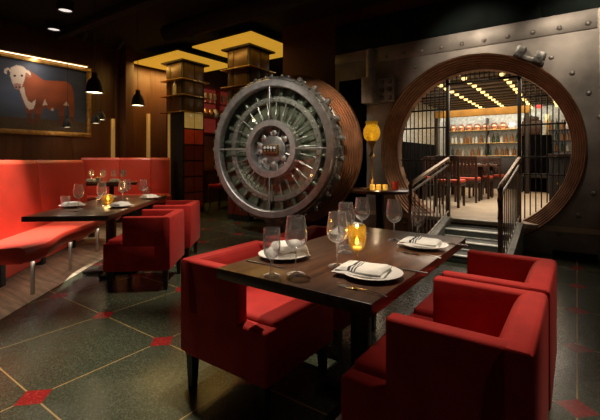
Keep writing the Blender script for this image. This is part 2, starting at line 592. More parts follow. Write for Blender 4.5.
cl = MB().box((-12, -3, CEIL), (5, 12, CEIL + 0.1))
struct(cl.build('ceiling', M['ceiling']))
for k, (y, z) in enumerate(((1.08, 3.58), (3.42, 3.6))):
    struct(MB().box((-8.4, y, z), (2.0, y + 0.16, CEIL), 0.01).build('ceiling_beam', M['ceiling']))
dct = thing('ceiling_duct', 'dark round air duct running under the black ceiling', 'duct', (-5.0, 4.45, 3.55))
MB().rod((-1.2, 0, 0), (3.0, 0, 0), 0.16, n=20).build('pipe', M['ceiling'], dct)
for x in (-0.6, 1.2):
    MB().rod((x, 0, 0.15), (x, 0, 0.2), 0.01).build('hanger', M['ceiling'], dct)
    MB().lathe([(0.162, -0.02), (0.17, -0.02), (0.17, 0.02), (0.162, 0.02)], 20, mx=Matrix.Translation((x, 0, 0)) @ Matrix.Rotation(PI / 2, 4, 'Y')).build('band', M['ceiling'], dct)

wl = MB().box((-8.7, -1.0, 0), (-8.5, 9.6, CEIL))
for k in range(10):                                        # wide veneer panels
    y = 0.2 + k * 0.9
    wl.box((-8.5, y, 0.0), (-8.494, y + 0.896, CEIL), 0.002)
struct(wl.build('wall_left', M['dark_wall']))
struct(MB().box((-8.49, 4.80, 0), (-8.22, 5.00, CEIL), 0.006).build('trim_1', M['dark_wall']))
struct(MB().box((-8.5, 9.6, 0), (-4.0, 9.75, CEIL)).build('wall_far', M['brown_wall']))

# brown wall with the vault
struct(MB().box((-4.62, 5.9, 0), (-3.44, 6.3, CEIL)).build('wall_brown', M['brown_wall']))
struct(MB().box((-3.44, 5.9, 3.03), (3.0, 6.3, CEIL)).build('wall_upper', M['brown_wall']))
mbm = MB()
for x in (-3.43, -1.9, -0.37, 1.16):
    mbm.box((x, 5.86, 3.03), (x + 1.527, 5.9, 3.53), 0.002)
struct(mbm.build('trim_2', M['marble']))

# riveted steel wall with the round opening
CX, CZ = -1.23, 1.355
WY = 5.88


def steel_wall():
    mb = MB()
    x0, x1, z0, z1 = -3.44, 3.0, 0.0, 3.03
    r = 1.325
    angs = sorted([2 * PI * k / 96 for k in range(96)] + [math.atan2(z - CZ, x - CX) % (2 * PI) for x in (x0, x1) for z in (z0, z1)])
    inner, outer = [], []
    for a in angs:
        ca, sa = math.cos(a), math.sin(a)
        t = 1e9
        if ca > 1e-9:
            t = min(t, (x1 - CX) / ca)
        if ca < -1e-9:
            t = min(t, (x0 - CX) / ca)
        if sa > 1e-9:
            t = min(t, (z1 - CZ) / sa)
        if sa < -1e-9:
            t = min(t, (z0 - CZ) / sa)
        inner.append((CX + min(r, t - 0.002) * ca, CZ + min(r, t - 0.002) * sa))
        outer.append((CX + t * ca, CZ + t * sa))
    n = len(angs)
    vs = [(x, WY, z) for x, z in inner] + [(x, WY, z) for x, z in outer] + [(x, WY + 0.4, z) for x, z in inner] + [(x, WY + 0.4, z) for x, z in outer]
    fs = []
    for i in range(n):
        j = (i + 1) % n
        fs += [(i, j, n + j, n + i), (2 * n + j, 2 * n + i, 3 * n + i, 3 * n + j), (j, i, 2 * n + i, 2 * n + j), (n + i, n + j, 3 * n + j, 3 * n + i)]
    mb.add(vs, fs)
    # raised plates with seams
    mb.box((-2.62, WY - 0.012, 2.79), (0.20, WY, 3.03), 0.003)
    mb.box((0.215, WY - 0.012, 0.12), (3.0, WY, 3.03), 0.003)
    mb.box((-3.44, WY - 0.006, 2.86), (-2.66, WY, 3.0), 0.002)
    # rivets

    def rivet(x, z, rr=0.032, y=WY):
        mb.lathe([(0.0, 0.016), (rr * 0.5, 0.014), (rr * 0.85, 0.008), (rr, 0.0)], 10, mx=Matrix.Translation((x, y, z)) @ Matrix.Rotation(PI / 2, 4, 'X'))
    x = -2.5
    while x < 0.2:
        rivet(x, 2.86, y=WY - 0.012)
        x += 0.29
    for k in range(30):
        a = R(-70 + k * 12)
        rr = 1.50
        px, pz = CX + rr * math.cos(a), CZ + rr * math.sin(a)
        if 0.1 < pz < 2.74 and px > -2.3 and not (R(50) < a < R(78)):
            rivet(px, pz)
    for z in (0.4, 0.8, 1.2, 1.6, 2.0, 2.4, 2.75):
        rivet(0.32, z, y=WY - 0.012)
    return mb


struct(steel_wall().build('wall_steel', M['steel_wall']))
struct(MB().box((0.25, 5.80, 0), (3.0, 5.868, 0.13), 0.006).box((-0.25, 5.80, 0), (0.2, 5.88, 0.06), 0.006).build('baseboard_vault', M['black']))
# flat black plate painting the shade of a recess between hinge and jamb
struct(MB().box((-3.36, 5.868, 0.3), (-2.84, 5.9, 2.56), 0.004).build('recess_shade', M['void']))

# stepped copper frame of the opening
rp = [(1.335, 0.10), (1.335, -0.05)]
r, y = 1.335, -0.05
for k in range(7):
    rp += [(r - 0.008, y - 0.008), (r - 0.022, y - 0.004), (r - 0.026, y + 0.04)]
    r -= 0.0232
    y += 0.05
rp += [(1.17, y), (1.17, 0.42), (1.20, 0.42)]
vf = MB().lathe([(a, b) for a, b in rp], 128, mx=Matrix.Translation((CX, WY, CZ)) @ Matrix.Rotation(-PI / 2, 4, 'X'), smooth=True)
vault_frame = vf.build('vault_opening_frame', M['old_copper'])
tag(vault_frame, 'stepped copper ring lining the round opening in the steel wall', 'vault frame')

# two lugged clamp on the frame
cp = thing('frame_clamp', 'small two-lugged steel clamp bolted on top of the copper ring', 'clamp', (-0.50, 5.80, 2.56), 0)
cmx = Matrix.Rotation(R(27), 4, 'Y')
MB().box((-0.19, 0.0, -0.07), (0.19, 0.08, -0.02), 0.006, mx=cmx).build('base_bar', M['dark_steel'], cp)
for sx in (-1, 1):
    g = MB().box((sx * 0.12 - 0.05, -0.05, -0.06), (sx * 0.12 + 0.05, 0.06, 0.07), 0.005, mx=cmx).build('lug', M['dark_steel'], cp)
    MB().rod((sx * 0.12, -0.065, 0.01), (sx * 0.12, -0.045, 0.01), 0.024, n=6, mx=cmx).build('bolt', M['dark_steel'], g)

# hinge on the wall
hg = thing('hinge_mounting', 'heavy steel hinge barrel and bolted bracket beside the round opening', 'hinge', (-2.685, 5.72, 2.1))
MB().lathe([(0.0, 0.87), (0.065, 0.87), (0.08, 0.85), (0.08, 0.44), (0.09, 0.42), (0.09, 0.36)], 24).build('barrel', M['hinge_steel'], hg)
MB().box((-0.13, -0.10, 0.0), (0.07, 0.16, 0.42), 0.02).build('knuckle', M['hinge_steel'], hg)
br = MB().box((0.07, 0.06, 0.02), (0.36, 0.16, 0.40), 0.012).build('bracket', M['hinge_steel'], hg)
for i in range(2):
    for j in range(3):
        MB().rod((0.16 + 0.13 * i, 0.065, 0.085 + 0.125 * j), (0.16 + 0.13 * i, 0.015, 0.085 + 0.125 * j), 0.042, 0.036, n=6).build('bolt', M['dark_steel'], br)

# ------------------------------------------------------------------ the vault door
door = thing('vault_door', 'huge round steel vault door standing open with glazed bolt work', 'vault door', (-3.88, 4.62, 1.374), R(8.2))
door.scale = (0.94,) * 3
DM = Matrix.Rotation(-PI / 2, 4, 'X')          # lathe z -> +y (depth behind the face)
# copper plug with steps
cpf = [(1.13, 0.30)]
r, y = 1.165, 0.33
for k in range(7):
    cpf += [(r, y), (r + 0.006, y + 0.012), (r + 0.006, y + 0.045), (r + 0.0, y + 0.05)]
    r += 0.024
    y += 0.052
cpf += [(1.345, y), (1.345, y + 0.09), (1.30, y + 0.10), (0.0, y + 0.10)]
MB().lathe(cpf, 128, mx=DM).build('copper_plug', M['copper'], door)
# steel drum
drum = MB().lathe([(1.065, 0.03), (1.185, 0.03), (1.20, 0.045), (1.20, 0.10), (1.155, 0.12), (1.155, 0.27), (1.18, 0.285), (1.18, 0.33), (1.12, 0.335)], 128, mx=DM)
for k in range(48):
    a = 2 * PI * k / 48
    p = Vector((1.175 * math.cos(a), 0.035, 1.175 * math.sin(a)))
    drum.lathe([(0.0, 0.03), (0.014, 0.028), (0.022, 0.0)], 8, mx=Matrix.Translation(p) @ Matrix.Rotation(PI / 2, 4, 'X'))
drum.build('drum', M['dark_steel'], door)
for k in range(24):
    a = 2 * PI * (k + 0.5) / 24
    u = Vector((math.cos(a), 0, math.sin(a)))
    c = Vector((0, 0.19, 0))
    lb = MB().rod(c + u * 1.14, c + u * 1.235, 0.048, n=14)
    lb.rod(c + u * 1.235, c + u * 1.26, 0.048, 0.030, n=14)
    lb.build('locking_bolt', M['steel'], door)
for k in range(24):
    a = 2 * PI * k / 24
    u = Vector((math.cos(a), 0, math.sin(a)))
    MB().box((1.18, 0.045, -0.034), (1.235, 0.10, 0.034), 0.01, mx=Matrix.Rotation(-a, 4, 'Y')).build('clamp_block', M['dark_steel'], door)
MB().lathe([(1.15, 0.06), (1.15, -0.01), (1.135, -0.03), (1.04, -0.03), (1.025, -0.015), (1.025, 0.10)], 128, mx=DM).build('outer_ring', M['steel'], door)
MB().lathe([(0.0, 0.25), (1.10, 0.25)], 96, mx=DM).build('back_plate', M['plate_steel'], door)
# carrier ring with bolt bars
cr_ = MB().lathe([(0.885, 0.24), (0.885, 0.14), (0.875, 0.13), (0.80, 0.13), (0.79, 0.14), (0.79, 0.24)], 128, mx=DM)
for k in range(48):
    a = 2 * PI * k / 48
    p = Vector((0.838 * math.cos(a), 0.13, 0.838 * math.sin(a)))
    cr_.lathe([(0.0, 0.02), (0.012, 0.02), (0.016, 0.0)], 6, mx=Matrix.Translation(p) @ Matrix.Rotation(PI / 2, 4, 'X'))
cr_.build('carrier_ring', M['steel'], door)
for k in range(24):
    a = 2 * PI * (k + 0.5) / 24
    u = Vector((math.cos(a), 0, math.sin(a)))
    c = Vector((0, 0.19, 0))
    b_ = MB().rod(c + u * 0.86, c + u * 1.06, 0.034, n=12)
    b_.rod(c + u * 0.90, c + u * 0.935, 0.044, n=12)
    b_.build('bolt_bar', M['plate_steel'], door)
for k in range(26):
    a = 2 * PI * k / 26 + 0.06
    u = Vector((math.cos(a), 0, math.sin(a)))
    c = Vector((0, 0.15, 0))
    s_ = MB().rod(c + u * 0.46, c + u * 0.58, 0.012, 0.028, n=8)
    s_.rod(c + u * 0.58, c + u * 0.66, 0.028, 0.012, n=8)
    s_.rod(c + u * 0.66, c + u * 0.81, 0.012, 0.012, n=8)
    s_.build('spoke', M['steel'], door)
MB().lathe([(0.485, 0.22), (0.485, 0.02), (0.475, 0.005), (0.385, 0.005), (0.375, 0.02), (0.375, 0.22)], 96, mx=DM).build('hub_ring', M['steel'], door)
for k in range(4):
    a = PI / 2 * k
    u = Vector((math.cos(a), 0, math.sin(a)))
    MB().box((0.47, -0.008, -0.012), (1.035, 0.012, 0.012), 0.004, mx=Matrix.Rotation(-a, 4, 'Y')).build('cross_bar', M['steel'], door)
MB().lathe([(0.483, 0.018), (0.483, 0.026), (1.026, 0.026), (1.026, 0.018)], 96, mx=DM, closed=True).build('glass_pane', M['pane'], door)
# lock mechanism inside the hub
hb = MB().lathe([(0.0, 0.20), (0.38, 0.20)], 64, mx=DM).build('hub_plate', M['dark_steel'], door)
for k in range(12):
    a = 2 * PI * k / 12 + 0.2
    u = Vector((math.cos(a), 0, math.sin(a)))
    MB().rod(Vector((0, 0.15, 0)) + u * 0.24, Vector((0, 0.15, 0)) + u * 0.37, 0.018, n=8).build('crank', M['steel'], hb)
MB().lathe([(0.225, 0.19), (0.225, 0.13), (0.20, 0.12), (0.0, 0.12)], 48, mx=DM).build('lock_disc', M['dark_steel'], hb)
tl = MB().box((-0.125, 0.05, -0.055), (0.085, 0.125, 0.05), 0.006).build('time_lock', M['brass'], door)
tl.scale = (1.35, 1.0, 1.35)
MB().box((-0.112, 0.044, -0.044), (0.072, 0.052, 0.04), 0.002).build('lock_face', M['black'], tl)
for k in range(4):
    MB().lathe([(0.0, -0.006), (0.015, -0.006), (0.019, 0.0)], 16, mx=Matrix.Translation((-0.088 + k * 0.046, 0.043, 0.014)) @ DM).build('dial', M['china'], tl)
    MB().box((-0.100 + k * 0.046, 0.040, -0.036), (-0.076 + k * 0.046, 0.046, -0.012), 0.002).build('key_plate', M['brass'], tl)
for (x, z) in ((-0.26, 0.05), (-0.26, -0.05), (0.20, -0.16), (-0.18, 0.18), (-0.17, -0.2), (0.22, 0.16), (0.0, -0.26), (0.02, 0.27)):
    g = MB().lathe([(0.03, 0.16), (0.05, 0.15), (0.05, 0.11), (0.02, 0.10), (0.0, 0.10)], 16, mx=Matrix.Translation((x, 0, z)) @ DM).build('gear', M['steel'], hb)
    MB().rod((x, 0.10, z), (x, 0.07, z), 0.012, n=8).build('pin', M['brass'], g)
# pedestal that carries the door near the floor (in shade)
MB().box((-0.35, 0.45, -1.46), (0.35, 0.70, -1.2), 0.01).build('floor_block', M['dark_steel'], door)

# ------------------------------------------------------------------ room behind the vault
IF = 0.36
struct(MB().box((-5.4, 5.865, IF - 0.06), (1.6, 13.3, IF)).build('floor_inner', M['inner_floor']))
ic = MB().box((-5.4, 6.3, 2.75), (1.6, 13.3, 2.85))
for k in range(15):
    y = 6.55 + 0.44 * k
    ic.box((-3.4, y, 2.715), (1.4, y + 0.11, 2.75), 0.004, mi=1)
struct(ic.build('ceiling_inner', [M['inner_ceiling'], M['joist']]))
struct(MB().box((-3.55, 6.3, IF), (-3.4, 13.3, 2.75)).build('wall_mosaic', M['tile_wall']))
struct(MB().box((-3.4, 13.0, IF), (1.5, 13.15, 2.75)).build('wall_back', M['back_panel']))
struct(MB().box((1.4, 6.3, IF), (1.55, 13.0, 2.75)).build('wall_right', M['brown_wall']))

beam_ = thing('ochre_beam', 'ochre cross beam carried on slim dark posts before the bottle shelves', 'beam', (-2.3, 11.2, IF))
MB().box((-1.0, -0.06, 2.02), (1.35, 0.06, 2.20), 0.006).build('crossbar', M['amber_beam'], beam_)
MB().box((-0.98, -0.04, 0), (-0.90, 0.04, 2.02), 0.004).build('post', M['gate_iron'], beam_)
MB().box((1.25, -0.04, 0), (1.33, 0.04, 2.02), 0.004).build('post', M['gate_iron'], beam_)

for i, x in enumerate((-2.25, -1.70, -1.07, -0.45, 0.2)):
    for k in range(15):
        y = 6.72 + 0.44 * k
        b = MB().box((-0.04, -0.05, -0.07), (0.04, 0.05, 0.0), 0.015).build('ceiling_bulb', M['bulb'], None, (x, y, 2.75))
        tag(b, 'small glowing lamp set between the joists of the low ceiling beyond the round opening', 'lamp', 'lamps in rows on the inner ceiling')

# shelf units with bottles
sh = thing('bottle_shelf', 'wide lit glass shelving against the pale end wall behind the ochre beam', 'shelf', (-2.3, 12.8, IF))
for z in (0.95, 1.33, 1.72):
    MB().box((-1.05, -0.16, z), (1.25, 0.18, z + 0.025), 0.003).build('shelf_board', M['brass'], sh)
for x in (-1.05, 0.1, 1.25):
    MB().box((x - 0.02, -0.16, 0), (x + 0.02, 0.19, 2.1), 0.003).build('upright', M['gate_iron'], sh)
MB().box((-1.05, -0.25, 0), (1.25, 0.18, 0.9), 0.006).build('counter', M['black_wood'], sh)
sh2 = thing('side_bottle_shelf', 'narrow bottle rack seen through the bars beyond the dark booth', 'shelf', (-0.15, 12.8, IF))
for z in (0.75, 1.05, 1.35, 1.65):
    MB().box((-0.5, -0.16, z), (0.9, 0.18, z + 0.03), 0.003).build('shelf_board', M['brown_wood'], sh2)
for x in (-0.52, 0.90):
    MB().box((x - 0.03, -0.17, 0), (x + 0.03, 0.19, 2.1), 0.003).build('upright', M['brass'], sh2)
MB().box((-0.5, -0.17, 0), (0.9, 0.18, 0.7), 0.006).build('cupboard', M['black_wood'], sh2)


def bottle(h=0.28, r=0.038):
    return MB().lathe([(0, 0), (r, 0.0), (r, h * 0.6), (r * 0.75, h * 0.7), (r * 0.35, h * 0.78), (r * 0.35, h), (0, h)], 12)


def pot(h=0.2, r=0.11):
    return MB().lathe([(0, 0), (r * 0.6, 0.0), (r, h * 0.35), (r, h * 0.6), (r * 0.6, h * 0.9), (r * 0.65, h), (0, h * 0.98)], 16)


protos = {
    'green': bottle().build('bottle', M['bottle_green'], None, (-3.2, 12.8, IF + 0.975)),
    'amber': bottle(0.26, 0.042).build('bottle', M['bottle_amber'], None, (-3.05, 12.8, IF + 0.975)),
    'pale': bottle(0.24, 0.042).build('bottle', M['bottle_clear'], None, (-2.9, 12.8, IF + 0.975)),
}
tag(protos['green'], 'dark green bottle on the lowest board of the wide glass shelving', 'bottle', 'dark green bottles on the lowest board')
tag(protos['amber'], 'amber bottle on the lowest board of the wide glass shelving', 'bottle', 'amber bottles on the lowest board')
tag(protos['pale'], 'pale clear bottle on the lowest board of the wide glass shelving', 'bottle', 'pale clear bottles on the lowest board')
word = {'green': 'dark green', 'amber': 'amber', 'pale': 'pale clear'}
bd = {0.975: 'lowest', 1.355: 'middle', 1.745: 'topmost'}
for z in (0.975, 1.355):
    x = -2.72 if z < 1 else -3.2
    while x < -1.12:
        k = random.choice(['green', 'amber', 'pale'] if z > 1 else ['amber', 'pale', 'pale', 'green'])
        c = protos[k].copy()
        col.objects.link(c)
        c.location = (x, 12.8 + random.uniform(-0.05, 0.05), IF + z)
        tag(c, f'{word[k]} bottle on the {bd[z]} board of the wide glass shelving', 'bottle', f'{word[k]} bottles on the {bd[z]} board')
        x += random.choice((0.10, 0.12, 0.16))
p0 = None
for i in range(10):
    x = -3.18 + i * 0.235
    if i in (8,):
        continue
    m = M['china'] if i in (7, 9) else M['copper_pot']
    o = pot().build('jar', m, None, (x, 12.8, IF + 1.745))
    if i in (7, 9):
        tag(o, 'round white jar on the topmost board of the wide glass shelving', 'jar', 'round white jars on the topmost board')
    else:
        tag(o, 'round copper jar on the topmost board of the wide glass shelving', 'jar', 'round copper jars on the topmost board')
for z in (0.78, 1.08, 1.38, 1.68):
    zi = {0.78: 'lowest', 1.08: 'second', 1.38: 'third', 1.68: 'topmost'}[z]
    for i in range(10):
        x = -0.58 + i * 0.125
        k = random.choice(['green', 'amber', 'pale'])
        c = protos[k].copy()
        col.objects.link(c)
        c.location = (x, 12.8, IF + z)
        tag(c, f'{word[k]} bottle on the {zi} board of the narrow rack beyond the booth', 'bottle', f'{word[k]} bottles on the {zi} rack board')

# dark booth, host stand and sign inside
bo = thing('dark_booth', 'tall black booth back beyond the bars with brown hanging above', 'booth', (-0.87, 12.0, IF))
MB().box((-0.34, -0.05, 0), (0.34, 0.1, 1.50), 0.02).build('panel', M['void'], bo)
MB().box((-0.34, -0.5, 0.38), (0.34, -0.05, 0.46), 0.03).build('bench', M['black'], bo)
for x in (-0.3, 0.3):
    MB().box((x - 0.03, -0.48, 0), (x + 0.03, -0.42, 0.38), 0.004).build('leg', M['black'], bo)
bo2 = tag(MB().box((-0.24, -0.02, 0), (0.24, 0.06, 0.40), 0.05).box((-0.2, -0.02, 0.36), (0.16, 0.06, 0.50), 0.05).build('hanging_coat', M['brown_wood'], None, (-0.98, 12.02, IF + 1.50)), 'dark brown garment draped above the black booth back', 'coat')
hs = thing('host_stand', 'low black cabinet behind the bars beside the copper ring', 'cabinet', (-0.08, 7.9, IF))
MB().box((-0.30, -0.2, 0), (0.5, 0.3, 0.90), 0.01).build('body', M['black'], hs)
MB().box((-0.33, -0.23, 0.90), (0.53, 0.33, 0.94), 0.006).build('top', M['brown_wood'], hs)
for z in (0.3, 0.45, 0.6):
    MB().lathe([(0, -0.02), (0.015, -0.02), (0.015, 0)], 10, mx=Matrix.Translation((-0.18, -0.2, z)) @ DM).build('knob', M['brass'], hs)
sg = thing('exit_sign', 'small red glowing box sign hanging above the booth behind the bars', 'sign', (-0.70, 10.2, 2.36))
MB().box((-0.07, -0.02, 0.0), (0.07, 0.02, 0.075), 0.004).build('housing', M['sign_red'], sg)
MB().rod((0, 0, 0.075), (0, 0, 0.355), 0.008).build('stem', M['gate_iron'], sg)
bk = thing('booth_bench', 'black upholstered bench back along the mosaic wall behind the bars', 'bench', (-2.9, 8.0, IF))
MB().box((-0.45, -1.0, 0.0), (0.05, 1.4, 0.42), 0.02).build('seat', M['black'], bk)
MB().box((0.05, -1.0, 0.0), (0.17, 1.4, 1.20), 0.02).build('backrest', M['void'], bk)


# dining chairs inside
def make_inner_chair(label):
    t = thing('dining_chair', label, 'chair', (0, 0, 0), 0, 'wooden dining chairs beyond the round opening')
    wd = M['brown_wood']
    for sx in (-1, 1):
        MB().prism([(-0.02, 0.0), (0.02, 0.0), (0.03, 0.45), (-0.01, 0.9), (-0.05, 0.9), (-0.02, 0.45)], sx * 0.19 - 0.02, sx * 0.19 + 0.02, 'x', mx=Matrix.Translation((0, -0.21, 0))).build('leg', wd, t)
        MB().prism([(-0.016, 0.0), (0.016, 0.0), (0.022, 0.43), (-0.022, 0.43)], sx * 0.19 - 0.02, sx * 0.19 + 0.02, 'x', mx=Matrix.Translation((0, 0.2, 0))).build('leg', wd, t)
    MB().box((-0.22, -0.21, 0.38), (0.22, 0.225, 0.43), 0.006).build('seat_frame', wd, t)
    MB().box((-0.22, -0.19, 0.43), (0.22, 0.23, 0.49), 0.02, seg=3).build('seat', M['seat_red'], t)
    bk_ = MB().box((-0.19, -0.262, 0.82), (0.19, -0.235, 0.92), 0.01)
    bk_.box((-0.19, -0.24, 0.50), (0.19, -0.21, 0.55), 0.006)
    for x in (-0.13, -0.065, 0, 0.065, 0.13):
        bk_.prism([(-0.24, 0.52), (-0.22, 0.52), (-0.245, 0.86), (-0.26, 0.86)], x - 0.022, x + 0.022, 'x')
    bk_.build('backrest', wd, t)
    return t


ic0 = make_inner_chair('brown wooden chair with coral red seat at the top of the stairs, by the railing')
ic0.location = (-1.88, 7.35, IF)
for (x, y, rz, lab) in (
    (-1.80, 8.35, 0.05, 'brown slatted chair with coral red seat, second one in beyond the stairs'),
    (-1.74, 9.35, 0.0, 'brown slatted chair with coral red seat, third one in beyond the stairs'),
    (-1.66, 10.42, 0.0, 'brown slatted chair with coral red seat, fourth one in beyond the stairs'),
    (-2.42, 8.35, 0.05, 'brown slatted chair tucked behind the second one beyond the stairs, towards the mosaic wall'),
    (-2.38, 9.4, 0.0, 'brown slatted chair tucked behind the third one beyond the stairs, towards the mosaic wall')):
    dup(ic0, (x, y, IF), rz, lab)


def inner_table(loc, label):
    t = thing('dining_table', label, 'table', loc, 0, 'tables beyond the round opening')
    MB().box((-0.52, -0.2, 0.70), (0.60, 0.2, 0.74), 0.006).build('tabletop', M['table'], t)
    for x in (-0.4, 0.45):
        MB().box((x - 0.04, -0.04, 0.0), (x + 0.04, 0.04, 0.70), 0.004).build('leg', M['black_wood'], t)
    return t


inner_table((-2.1, 8.83, IF), 'dark dining table between the second and third slatted chairs in the inner room')
inner_table((-2.05, 9.82, IF), 'dark dining table between the third and fourth slatted chairs in the inner room')
plate_prof = [(0, 0.004), (0.065, 0.004), (0.075, 0.008), (0.118, 0.018), (0.12, 0.021), (0.117, 0.022), (0.074, 0.012), (0, 0.009)]
for (x, y, lab) in ((-1.75, 8.83, 'white plate on the dark inner table between second and third chairs'),
                    (-2.35, 8.85, 'white plate towards the mosaic wall on the table after the second chair'),
                    (-1.7, 9.82, 'white plate on the dark inner table between third and fourth chairs'),
                    (-2.3, 9.84, 'white plate towards the mosaic wall on the table after the third chair')):
    tag(MB().lathe(plate_prof, 24).build('plate', M['china'], None, (x, y, IF + 0.74)), lab, 'plate', 'plates on the inner tables')

# ------------------------------------------------------------------ stairs, railings and barred gate
st = thing('entrance_stairs', 'short flight of dark stone steps with pale nosings up to the round opening', 'stairs', (-1.065, WY - 0.065, 0))
for k in range(4):
    z = IF - 0.09 * k
    if k:
        y1 = -0.36 * (k - 1)
        y0 = -0.36 * k
        s_ = MB().box((-0.40, y0, 0.0), (0.40, y1 + 0.02, z), 0.003).build('step', M['stair'], st)
        MB().box((-0.40, y0 - 0.006, z - 0.012), (0.40, y0 + 0.05, z + 0.004), 0.003).build('nosing', M['nosing'], s_)
        MB().box((-0.40, y1 - 0.03, z), (0.40, y1 - 0.004, z + 0.010), 0.002).build('riser_strip', M['nosing'], s_)
MB().box((-0.40, -0.01, IF - 0.012), (0.40, 0.05, IF + 0.004), 0.003).build('nosing', M['nosing'], st)
for sx in (-1, 1):
    MB().prism([(0.0, 0.0), (0.0, IF + 0.02), (-0.08, IF + 0.02), (-1.55, 0.05), (-1.55, 0.0)], sx * 0.405, sx * 0.50, 'x').build('stringer', M['stringer'], st)


def railing(x, label):
    t = thing('stair_railing', label, 'railing', (x, 0, 0), 0, 'railings of the entrance stairs')
    y0, y1 = 4.25, 5.84
    z0, z1 = 0.93, 1.225

    def zt(y):
        return z0 + (z1 - z0) * (y - y0) / (y1 - y0)
    sx = 0

    def zb(y):
        return max(0.06, IF + 0.02 + (y - 5.80) * 0.21)
    MB().tube([(sx, y0, 0.62), (sx, y0 - 0.015, z0 - 0.12), (sx, y0, z0 - 0.02), (sx, y0 + 0.05, zt(y0 + 0.05)), (sx, 5.0, zt(5.0)), (sx, y1 - 0.12, zt(y1 - 0.12)), (sx, y1 - 0.05, zt(y1) - 0.01), (sx, y1, zt(y1) - 0.05), (sx, y1, zt(y1) - 0.2)], 0.027, 10).build('handrail', M['rail_bronze'], t)
    MB().box((-0.02, y0 - 0.02, 0.0), (0.02, y0 + 0.02, 0.70), 0.004).build('post', M['rail_steel'], t)
    MB().box((-0.02, y1 - 0.02, IF + 0.02), (0.02, y1 + 0.02, z1 - 0.1), 0.004).build('post', M['rail_steel'], t)
    MB().tube([(sx, y0, zt(y0) - 0.09), (sx, y1, zt(y1) - 0.09)], 0.014, 8).build('top_rail', M['rail_steel'], t)
    MB().tube([(sx, y0, zb(y0) + 0.08), (sx, y1, zb(y1) + 0.08)], 0.014, 8).build('bottom_rail', M['rail_steel'], t)
    n = 11
    for k in range(1, n):
        y = y0 + (y1 - y0) * k / n
        MB().rod((sx, y, zb(y) + 0.08), (sx, y, zt(y) - 0.09), 0.0075, n=8).build('baluster', M['rail_steel'], t)
    return t


railing(-1.515, 'iron stair railing with bronze handrail on the round side-table side of the steps')
railing(-0.615, 'iron stair railing with bronze handrail behind the red armchairs')

gt = thing('vault_gate', 'black barred iron day gate standing inside the round opening', 'gate', (CX, 6.24, CZ))
gr = 1.162


def zc(x):
    return math.sqrt(max(0, gr * gr - x * x))


xl, xr = -1.634 - CX, -0.66 - CX
zt_ = 2.375 - CZ
zf = IF - CZ
for x in (xl, xr):
    MB().box((x - 0.022, -0.03, zf), (x + 0.022, 0.03, zc(x)), 0.004).build('post', M['gate_iron'], gt)
MB().box((xl, -0.02, zt_ - 0.015), (xr, 0.02, zt_ + 0.015), 0.003).build('transom_rail', M['gate_iron'], gt)
x = xl + 0.065
while x < xr - 0.03:
    MB().rod((x, 0, zt_), (x, 0, zc(x)), 0.008, n=6).build('bar', M['gate_iron'], gt)
    x += 0.065
for sgn, xs in ((-1, xl), (1, xr)):
    x = xs + sgn * 0.066
    while abs(x) < gr - 0.03:
        MB().rod((x, 0, max(zf, -zc(x))), (x, 0, zc(x)), 0.008, n=6).build('bar', M['gate_iron'], gt)
        x += sgn * 0.066
    for zz in ((2.19, 1.99, 1.71, 1.2, 0.8) if sgn < 0 else (2.08, 1.69, 1.24, 1.0)):
        zz -= CZ
        xe = sgn * zc(zz)
        MB().box((min(xs, xe), -0.012, zz - 0.012), (max(xs, xe), 0.012, zz + 0.012), 0.002).build('crossbar', M['gate_iron'], gt)

# ------------------------------------------------------------------ columns and yellow ceiling panels
for i, (x0, x1) in enumerate(((-8.37, -6.71), (-6.25, -4.66))):
    p = thing('ceiling_light_panel', ('glowing yellow square ceiling panel around the column beside the amber wall', 'glowing yellow square ceiling panel around the column behind the vault door')[i], 'ceiling panel', ((x0 + x1) / 2, 5.85, 3.44), 0, 'yellow ceiling panels')
    hw = (x1 - x0) / 2
    MB().box((-hw, -0.8, 0), (hw, 0.8, 0.03), 0.003).build('diffuser', M['yellow_panel'], p)
    MB().box((-hw + 0.1, -0.7, 0.03), (hw - 0.1, 0.7, 0.12), 0.003).build('housing', M['black'], p)
    MB().rod((-hw + 0.4, -0.4, 0.12), (-hw + 0.4, -0.4, 0.31), 0.012).build('hanger', M['black'], p)
    MB().rod((hw - 0.4, 0.4, 0.12), (hw - 0.4, 0.4, 0.31), 0.012).build('hanger', M['black'], p)


